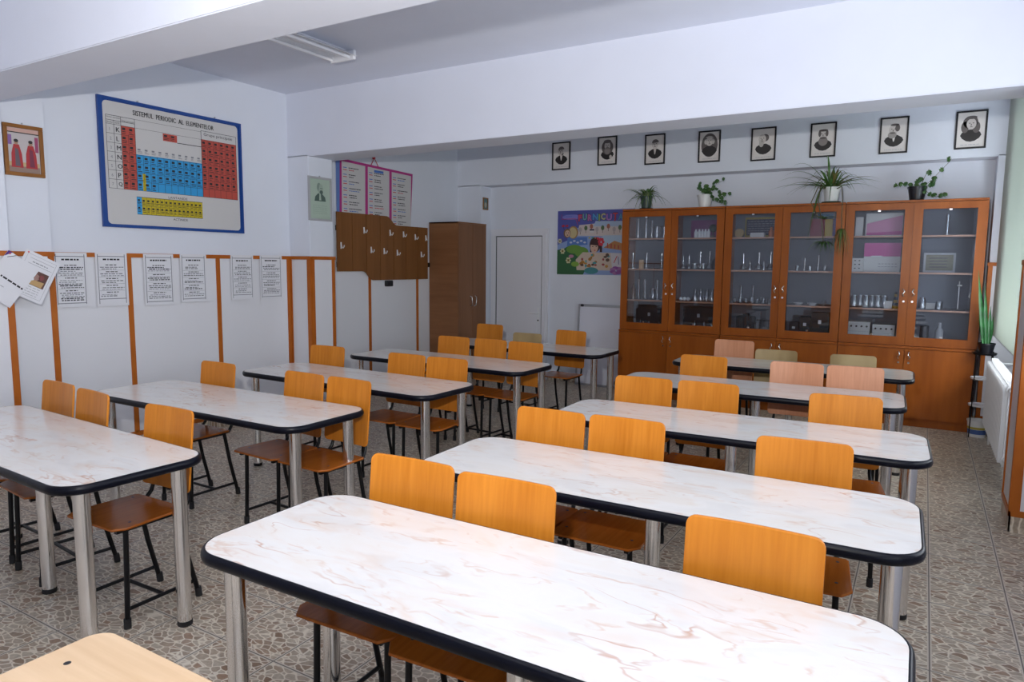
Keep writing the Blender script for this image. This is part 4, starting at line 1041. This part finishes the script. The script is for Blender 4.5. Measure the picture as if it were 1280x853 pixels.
goods('navy_board', 'navy board with yellow border and small print on the top shelf, third glass door', 'board', signb, 2, 'T', .60, .30)
goods('bottle', 'orange bottle on the top shelf behind the third glass door', 'bottle', lambda b: b.lathe([(0, 0), (.028, 0), (.03, .06), (.014, .085), (.012, .11), (0, .11)], (0, 0, 0), C('orange_plastic', (.5, .13, .03)), 14), 2, 'T', .88, .11)
goods('small_box', 'small pale box on the top shelf behind the third glass door', 'box', bx(.15, .08, .05, M['chartgrey']), 2, 'T', .56, .11)
goods('wooden_disc', 'round wooden block on the top shelf behind the third glass door', 'block', lambda b: b.lathe([(0, -.02), (.05, -.02), (.05, .02), (0, .02)], (0, 0, .05), M['tan'], 22, 'y'), 2, 'T', .10, .14)
def instr(b):
    b.box(-.11, -.08, 0, .11, .08, .02, dk, .004); b.box(-.10, -.06, .02, .10, .06, .20, dk, .01); b.box(-.03, -.03, .2, .03, .03, .23, dk); b.box(.05, -.065, .05, .09, -.06, .09, dk2)
goods('meter', 'black meter on the cabinet floor behind the third glass door', 'meter', instr, 2, 'C', .35, .16)
def stand(b):
    b.box(-.07, -.05, 0, .07, .05, .015, dk); b.tube([(-.05, 0, .015), (-.05, 0, .16)], .007, dk, 8); b.tube([(.05, 0, .015), (.05, 0, .16)], .007, dk, 8); b.box(-.08, -.02, .15, .08, .02, .17, dk)
goods('tripod_stand', 'small black bench stand on the cabinet floor behind the third glass door', 'stand', stand, 2, 'C', .80, .14)
def book(w, h, m): return lambda b: (b.box(-w / 2, -.09, 0, w / 2, .09, h, m, .003), b.box(-w / 2 + .006, -.086, .004, w / 2 - .006, .091, h - .004, M['paper']))
goods('binder', 'dark red binder on the top shelf behind the fourth glass door', 'binder', book(.15, .19, C('red_cover', (.22, .02, .04))), 3, 'T', .58, .2)
goods('binder', 'yellow binder on the top shelf behind the fourth glass door', 'binder', book(.09, .185, C('yellow_cover', (.50, .34, .03))), 3, 'T', .845, .2)
goods('binder', 'purple binder at the edge of the top shelf, fourth glass door', 'binder', book(.05, .185, C('violet_cover', (.10, .06, .25))), 3, 'T', .975, .2)
goods('picture_card', 'small blue picture card at the back of the top shelf, fourth glass door', 'card', lambda b: (b.box(-.09, -.004, 0, .09, .004, .27, M['greyframe']), b.box(-.08, -.006, .21, .08, -.004, .262, C('card_blue', (.10, .26, .42)))), 3, 'T', .68, .38)
for k, (u, w, h) in enumerate(((.15, .10, .16), (.40, .12, .22), (.74, .18, .27))):
    goods('black_box', ['short black box at the left of', 'black box in the middle of', 'tall black box at the right of'][k] + ' the cabinet floor, fourth glass door', 'box', case(w, .14, h), 3, 'C', u, .16 + .04 * k)
wh = C('cream_case', (.62, .60, .58), .4); pk = C('pink_card', (.62, .10, .34), .5); pk2 = C('pale_pink_card', (.66, .26, .42), .5)
def pinkbox(b):
    b.box(-.17, -.05, 0, .17, .05, .235, wh, .003); b.prism([(-.16, .01), (.168, .01), (.168, .21), (-.16, .13)], .0505, .052, pk2, (0, 0, 0), (1, 0, 0), (0, 0, 1), (0, -1, 0)); b.prism([(-.16, .01), (.168, .01), (.168, .05), (-.16, .035)], .0522, .053, pk, (0, 0, 0), (1, 0, 0), (0, 0, 1), (0, -1, 0))
goods('pink_white_box', 'white box with a pink slanted panel on the top shelf, fifth glass door', 'box', pinkbox, 4, 'T', .60, .2)
goods('narrow_box', 'narrow white box on the top shelf behind the fifth glass door', 'box', bx(.07, .1, .2, wh), 4, 'T', .09, .2)
def pbox2(b):
    b.box(-.17, -.06, 0, .17, .06, .16, wh, .003); b.box(-.17, -.06, .161, .17, .06, .30, pk, .003); b.box(-.10, -.0615, .16, .0, -.06, .167, M['white'])
    for k in range(2):
        for i in range(6): b.box(-.03 + .03 * i, -.0612, .05 + .03 * k, -.01 + .03 * i, -.06, .056 + .03 * k, M['greyink'])
goods('carton', 'white carton under a magenta lid on the middle shelf, fifth glass door', 'carton', pbox2, 4, 'A', .60, .22)
def dial(w, h):
    def fn(b):
        b.box(-w / 2, -.08, 0, w / 2, .08, h, wh, .004); b.box(-w / 2, -.082, h * .48, w / 2, -.079, h * .50, M['midgrey'])
        for k in range(4): b.lathe([(0, -.012), (.010, -.012), (.010, 0)], (-w * .36 + w * .24 * k, -.080, h * .76), M['ink'], 12, 'y')
        for k in range(3): b.lathe([(0, -.008), (.007, -.008), (.007, 0)], (-w * .36 + w * .30 * k, -.080, h * .22), M['ink'], 12, 'y')
    return fn
goods('apparatus_box', 'white dial box at the left of the cabinet floor, fifth glass door', 'apparatus', dial(.205, .20), 4, 'C', .23, .15)
goods('apparatus_box', 'white dial box at the right of the cabinet floor, fifth glass door', 'apparatus', dial(.205, .18), 4, 'C', .74, .15)
def flip(b):
    b.box(-.055, -.05, 0, .055, .05, .14, wh, .003)
    for k in range(3):
        for i in range(2): b.box(-.03 + .04 * i, -.0512, .03 + .04 * k, -.015 + .04 * i, -.05, .04 + .04 * k, M['ink'])
goods('switch_box', 'white box dotted with dark switches on the middle shelf, fifth glass door', 'box', flip, 4, 'A', .11, .14)
def striped(b):
    for k in range(5): b.lathe([(.03 - .004 * k, .03 * k), (.03 - .004 * (k + 1), .03 * (k + 1))], (0, 0, 0), C('bee_yellow', (.45, .27, .02)) if k % 2 == 0 else M['ink'], 14)
    b.lathe([(0, .15), (.012, .15), (.012, .17), (0, .17)], (0, 0, 0), M['ink'], 12); b.lathe([(0, 0), (.03, 0)], (0, 0, 0), M['ink'], 14)
goods('striped_bottle', 'yellow and black striped cone on the lowest shelf, fifth glass door', 'bottle', striped, 4, 'B', .94, .12)
goods('small_carton', 'small white carton on the lowest shelf, fifth glass door', 'carton', bx(.07, .07, .075, wh), 4, 'B', .80, .07 + .03)
def pict(b):
    b.box(-.14, -.008, 0, .14, .008, .20, M['greyframe'], .002); b.box(-.12, -.0095, .02, .12, -.008, .18, C('olive_print', (.22, .20, .13)))
    for k in range(4): b.box(-.09, -.0102, .05 + .03 * k, .07, -.0095, .06 + .03 * k, M['hair_print'])
goods('framed_print', 'grey framed print leaning on the middle shelf behind the sixth glass door', 'picture', pict, 5, 'A', .40, .30)
goods('plastic_bottle', 'pale tall bottle on the cabinet floor behind the sixth glass door', 'bottle', lambda b: b.lathe([(0, 0), (.035, 0), (.036, .14), (.016, .17), (.016, .22), (0, .22)], (0, 0, 0), M['greyframe'], 16), 5, 'C', .5, .16)
goods('dark_cylinder', 'dark cylinder standing on the cabinet floor behind the sixth glass door', 'cylinder', lambda b: b.lathe([(0, 0), (.04, 0), (.04, .18), (0, .18)], (0, 0, 0), dk2, 16), 5, 'C', .2, .2)
def rstand(b):
    b.box(-.06, -.08, 0, .06, .08, .012, dk); b.tube([(0, .04, .012), (0, .04, .29)], .005, M['steel'], 8); b.tube([(0, .04, .25), (0, -.05, .25)], .004, M['steel'], 8); b.tube([(-.02, -.05, .25), (.02, -.05, .25)], .008, M['steel'], 8)
goods('clamp_stand', 'steel clamp stand on the lowest shelf behind the sixth glass door', 'stand', rstand, 5, 'B', .82, .17)
goods('white_case', 'low white case on the lowest shelf behind the sixth glass door', 'case', bx(.12, .1, .06, wh), 5, 'B', .24, .3)

# ------------------------------------------------------------------ plants on the cabinets
ZT = 2.288
def strap(b, base, az, L, rise, droop, w, m, tw=0.):
    """one long arching blade with a shallow keel"""
    n = 9; P = []; d = Vector((math.cos(az), math.sin(az), 0)); s = Vector((-d.y, d.x, 0))
    for k in range(n + 1):
        u = k / n; P.append(Vector(base) + d * (L * u) + Vector((0, 0, rise * math.sin(min(u * 1.7, 1.57)) - droop * u ** 2.2)))
    vs = []; fs = []
    for k, p in enumerate(P):
        u = k / n; ww = w * (.55 + .45 * math.sin(math.pi * min(u * 1.3 + .15, 1))) * (1 - u ** 3 * .95)
        vs += [p - s * ww, p - Vector((0, 0, ww * .45)), p + s * ww]
    for k in range(n):
        o = 3 * k; fs += [(o, o + 1, o + 4, o + 3), (o + 1, o + 2, o + 5, o + 4)]
    b.add(vs, fs, m, True)
def pot(r, h, m, saucer=None):
    b = MB(); b.lathe([(0, 0), (r * .74, 0), (r * .98, h * .86), (r * 1.04, h * .86), (r * 1.04, h), (r * .94, h), (r * .92, h * .88), (0, h * .88)], (0, 0, 0), m, 24)
    return b
def spider(name, label, x, y, r, h, mpot, n, Lr, mats, rnd, saucer=None, kr=1.):
    t = tag(empty('spider_plant', (x, y, ZT)), label, 'plant'); z0 = .0
    if saucer:
        MB().lathe([(0, 0), (r * 1.0, 0), (r * 1.15, .018), (r * 1.05, .018), (r * .9, .006), (0, .006)], (0, 0, 0), saucer, 24).build('saucer', t); z0 = .007
    pt_ = pot(r, h, mpot).build('pot', t); pt_.location.z = z0
    MB().lathe([(0, h * .90), (r * .90, h * .89)], (0, 0, z0), M['soil'], 20).build('soil', t)
    b = MB()
    for k in range(n):
        az = 2 * math.pi * k / n + rnd.uniform(-.3, .3); L = rnd.uniform(*Lr); rise = rnd.uniform(.05, .17)
        bs = (rnd.uniform(-.03, .03), rnd.uniform(-.03, .03), z0 + h * .88)
        dm = .02 if math.sin(az) > .2 else 0
        strap(b, bs, az, L * (.45 if math.sin(az) > .2 else .85 if math.sin(az) < -.4 else 1), rise * kr, rnd.uniform(.06, .30) * (.4 if dm else 1), rnd.uniform(.010, .015), rnd.choice(mats))
    b.build('foliage', t)
    return t, z0
rnd = random.Random(21)
spider('a', 'bushy pale spider plant in a dark green pot above the first glass door', -2.985, 8.22, .073, .155, M['potgreen'], 64, (.12, .36), [M['leaf_pale'], M['leaf_pale'], M['leaf']], rnd, C('brown_saucer', (.08, .03, .02)))
t3, z3 = spider('c', 'large spider plant in a white pot with runners hanging over the cabinet', -.915, 8.20, .085, .165, M['potwhite'], 44, (.16, .54), [M['leaf'], M['leaf'], M['leaf'], M['leaf_dry']], rnd, C('green_saucer', (.02, .05, .03)), 1.7)
# runners with plantlets in front of the doors
def runner(t, pts, tuftr, n, mats, rnd, droop):
    b = MB(); b.tube(pts, .005, M['stem'], 6)
    e = pts[-1]
    for k in range(n):
        az = 2 * math.pi * k / n + rnd.uniform(-.2, .2); L = rnd.uniform(.5, 1.) * tuftr
        strap(b, e, az, L * (.35 if math.sin(az) > .2 else 1.), L * .3, L * droop, .012, rnd.choice(mats))
    b.build('runner', t)
runner(t3, [(-.05, -.05, .15), (-.09, -.15, .19), (-.10, -.21, .02), (-.055, -.20, -.22), (-.03, -.20, -.42)], .19, 14, [M['leaf'], M['ivy']], rnd, .9)
runner(t3, [(-.04, -.05, .15), (-.12, -.14, .16), (-.17, -.21, .0), (-.10, -.20, -.14), (-.04, -.20, -.17)], .22, 7, [M['leaf'], M['ivy']], rnd, .4)
runner(t3, [(.05, -.05, .15), (.11, -.15, .16), (.13, -.20, .02), (.13, -.195, -.14), (.135, -.19, -.28)], .12, 18, [M['leaf_dry'], M['leaf_dry'], M['leaf']], rnd, 3.2)
b = MB()
for k in range(3): strap(b, (-.05, -.06, .16), R(-118 - 10 * k), .20, .08, .45 + .14 * k, .013, M['leaf'])
for k, (az, L, ri) in enumerate(((165, .42, .36), (172, .55, .20), (120, .12, .42), (185, .60, .10), (10, .50, .14), (60, .10, .30))): strap(b, (-.02, -.03, .16), R(az), L, ri, .10, .013, M['leaf'])
b.build('foliage', t3)

def ivyleaf(b, c, n_, up, s, m):
    n_ = Vector(n_).normalized(); u = Vector(up); u = (u - n_ * u.dot(n_)).normalized(); v = n_.cross(u)
    sh = [(0, -.5), (.32, -.42), (.5, -.05), (.28, .10), (.34, .38), (.10, .30), (0, .62), (-.10, .30), (-.34, .38), (-.28, .10), (-.5, -.05), (-.32, -.42)]
    c = Vector(c); vs = [c + n_ * s * .08] + [c + v * x * s + u * y * s - n_ * (abs(x) * .25) * s for x, y in sh]
    b.add(vs, [(0, 1 + k, 1 + (k + 1) % 12) for k in range(12)], m)
def ivy(label, x, y, r, h, mp, vines, size, rnd):
    t = tag(empty('ivy_plant', (x, y, ZT)), label, 'plant')
    pot(r, h, mp).build('pot', t); MB().lathe([(0, h * .90), (r * .90, h * .89)], (0, 0, 0), M['soil'], 20).build('soil', t)
    b = MB(); st = MB()
    for pts, cnt in vines:
        pts = [Vector(p) for p in pts]; st.tube(pts, .0022, M['stem'], 5)
        for k in range(cnt):
            u = (k + .6) / cnt * (len(pts) - 1); i = min(int(u), len(pts) - 2); p = pts[i].lerp(pts[i + 1], u - i) + Vector((rnd.uniform(-.02, .02), rnd.uniform(-.03, .005), rnd.uniform(-.02, .02)))
            ivyleaf(b, p, (rnd.uniform(-.6, .6), -1, rnd.uniform(-.1, .7)), (rnd.uniform(-.6, .6), 0, -1 if rnd.random() < .7 else 1), size * rnd.uniform(.7, 1.2), M['ivy'])
    b.build('foliage', t); st.build('stems', t)
    return t
ivy('leafy ivy in a white pot on the cabinet, second plant from the poster', -2.265, 8.20, .085, .150, M['potwhite'],
    [([(0, 0, .13), (-.03, -.02, .22), (-.06, -.03, .27)], 8), ([(0, 0, .13), (.03, -.02, .20), (.02, -.02, .26)], 9), ([(0, 0, .13), (.06, -.05, .2), (.10, -.06, .12)], 8),
     ([(.02, 0, .13), (.10, -.05, .22), (.19, -.05, .17), (.22, -.05, .06)], 12), ([(.02, 0, .13), (.10, -.02, .27), (.16, -.02, .28), (.20, -.02, .30)], 4), ([(.10, -.06, .10), (.17, -.06, .05), (.28, -.06, .04)], 7), ([(.15, -.04, .18), (.24, -.04, .16), (.30, -.04, .14)], 3)], .048, rnd)
ivy('sparse ivy in a black pot on the cabinet nearest the blinds', -.125, 8.20, .085, .140, M['potblack'],
    [([(0, 0, .12), (-.07, -.02, .17), (-.14, -.02, .17), (-.21, -.03, .14)], 6), ([(0, 0, .12), (-.01, -.02, .19), (.01, -.02, .22)], 3), ([(.02, 0, .12), (.06, -.02, .24), (.09, -.02, .31)], 2),
     ([(.02, 0, .12), (.10, -.05, .15), (.14, -.05, .18)], 7), ([(.03, 0, .12), (.12, -.02, .2), (.20, -.02, .30), (.26, -.02, .37), (.27, -.02, .40)], 5), ([(.05, -.03, .12), (.11, -.06, .06), (.17, -.06, .03), (.25, -.05, .07)], 9)], .05, rnd)

# ------------------------------------------------------------------ window side: radiator, blind, plant stand
rd = tag(empty('radiator', (.60, 6.90, 0)), 'white ribbed radiator under the blinds on the window wall', 'radiator')
b = MB(); n = 20; y0, y1 = -.80, .80; st = (y1 - y0) / n
for k in range(n):
    a = y0 + st * k
    b.box(-.055, a + .002, .16, .055, a + st - .002, .80, M['radiator'], .030)
b.box(-.03, y0, .20, .03, y1, .24, M['radiator']); b.box(-.03, y0, .72, .03, y1, .76, M['radiator'])
b.build('body', rd)
for z in (.22, .74):
    MB().lathe([(0, -.045), (.024, -.045), (.030, -.03), (.030, -.012), (.040, -.01), (.040, .005)], (0, y0, z), M['radiator'], 16, 'y').build('end_plug', rd)
for y in (y0 + .08, y1 - .08): MB().tube([(0, y, .17), (0, y, 0)], .010, M['radiator'], 10).build('foot', rd)
MB().tube([(0, y1, .74), (0, y1 + .06, .74), (.14, y1 + .08, .74), (.245, y1 + .08, .74)], .012, M['radiator'], 8).build('pipe', rd)

vb = tag(empty('vertical_blind', (.608, 6.94, 0)), 'pale greenish vertical slat blind covering the window above the radiator', 'blind')
MB().box(-.03, -1.34, 3.27, .03, 1.32, 3.33, M['white'], .004).build('headrail', vb)
b = MB(); ns = 34
for k in range(ns):
    y = -1.30 + 2.62 * k / (ns - 1); a = R(-20); dx, dy = .052 * math.sin(a), .052 * math.cos(a)
    b.prism([(-dx, y - dy), (dx, y + dy), (dx + .0012, y + dy), (-dx + .0012, y - dy)], .985, 3.27, M['blind'])
b.build('slats', vb)
b = MB()
for s in (-1, 1): b.tube([(s * .012, -1.30 + 2.62 * k / (ns - 1), .995 - .016 * (k % 2)) for k in range(ns)], .0022, M['white'], 5)
b.build('bottom_chain', vb)

ps = tag(empty('plant_stand', (.535, 7.93, 0)), 'black wire plant stand with round white shelves in the corner by the radiator', 'stand')
b = MB()
for k in range(4):
    a = R(45 + 90 * k); b.tube([(.11 * math.cos(a), .11 * math.sin(a), 0), (.09 * math.cos(a), .09 * math.sin(a), .84)], .005, M['black'], 8)
b.build('frame', ps)
for z in (.30, .56, .80): MB().lathe([(0, 0), (.095, 0), (.10, .012), (.10, .02), (.092, .02), (.09, .012), (0, .012)], (0, 0, z), M['white'] if z < .7 else M['black'], 24).build('shelf', ps)
bp_ = tag(empty('blade_plant', (.545, 7.93, .812)), 'tall plant with long green blades in a dark pot on the stand', 'plant')
pot(.07, .10, M['potblack']).build('pot', bp_); MB().lathe([(0, .09), (.064, .089)], (0, 0, 0), M['soil'], 18).build('soil', bp_)
b = MB()
for k, (dx, L, lean) in enumerate(((-.03, .70, -.085), (-.005, .58, -.05), (-.025, .34, -.06), (.015, .36, -.01), (-.01, .28, -.03), (.02, .26, .015), (.0, .46, -.075))):
    vs = []; fs = []; y = -.03 + .012 * k
    for j in range(9):
        u = j / 8; w = .016 * (math.sin(math.pi * (u * .85 + .12)) ** .7) * (1 - u ** 4) + .001; c = Vector((dx + lean * u, y, .09 + L * u)); vs += [c + Vector((-w, -.006 * (1 - u), 0)), c + Vector((0, .004, 0)), c + Vector((w, -.006 * (1 - u), 0))]
    for j in range(8): fs += [(3 * j, 3 * j + 1, 3 * j + 4, 3 * j + 3), (3 * j + 1, 3 * j + 2, 3 * j + 5, 3 * j + 4)]
    b.add(vs, fs, M['blade'], True)
b.build('foliage', bp_)
bk = tag(empty('bucket', (.525, 7.94, .0)), 'white paint bucket with blue and yellow label on the floor under the stand', 'bucket')
b = MB(); b.lathe([(0, 0), (.072, 0), (.084, .15), (.088, .15), (.088, .165), (.08, .165), (.07, .01), (0, .01)], (0, 0, 0), M['potwhite'], 24); b.build('body', bk)
b = MB(); b.lathe([(.0752, .03), (.0792, .075)], (0, 0, 0), C('label_blue', (.07, .13, .35)), 24); b.lathe([(.0794, .078), (.0812, .10)], (0, 0, 0), C('label_yellow', (.5, .40, .06)), 24); b.build('label', bk)

# ------------------------------------------------------------------ light
def area(name, loc, rot, sx, sy, power, col):
    l = bpy.data.lights.new(name, 'AREA'); l.shape = 'RECTANGLE'; l.size = sx; l.size_y = sy; l.energy = power; l.color = col
    o = bpy.data.objects.new(name, l); COL.objects.link(o); o.location = loc; o.rotation_euler = rot; return o   # sky and bright ground outside
DAY = (.90, .95, 1.)
for (a, c), p in zip(WIN, (62, 58, 190)):
    area('daylight', (XR + .35, (a + c) / 2, (Z0 + Z1) / 2), (0, R(112), 0), Z1 - Z0, c - a, p, DAY)
# the photographer's flash, on a bracket above the lens
fl_ = bpy.data.lights.new('camera_flash', 'SPOT'); fl_.energy = 600; fl_.spot_size = R(168); fl_.spot_blend = 1.; fl_.shadow_soft_size = .03; fl_.color = (1., .985, .945)
fo = bpy.data.objects.new('camera_flash', fl_); COL.objects.link(fo); fo.location = (-.2, -.02, 1.945)
fo.rotation_euler = Vector((-sy * math.cos(R(42)), cy * math.cos(R(42)), math.sin(R(42)))).to_track_quat('-Z', 'Y').to_euler()   # head tilted up
w = bpy.data.worlds.new('sky'); SC.world = w; w.use_nodes = True
w.node_tree.nodes['Background'].inputs[0].default_value = (.75, .85, 1., 1); w.node_tree.nodes['Background'].inputs[1].default_value = 1.0

SC.view_settings.view_transform = 'Standard'; SC.view_settings.look = 'None'; SC.view_settings.gamma = 1; SC.view_settings.use_curve_mapping = False
SC.view_settings.exposure = 0.
SC.cycles.use_denoising = True
SC.cycles.max_bounces = 10; SC.cycles.transparent_max_bounces = 16; SC.cycles.caustics_reflective = False; SC.cycles.caustics_refractive = False
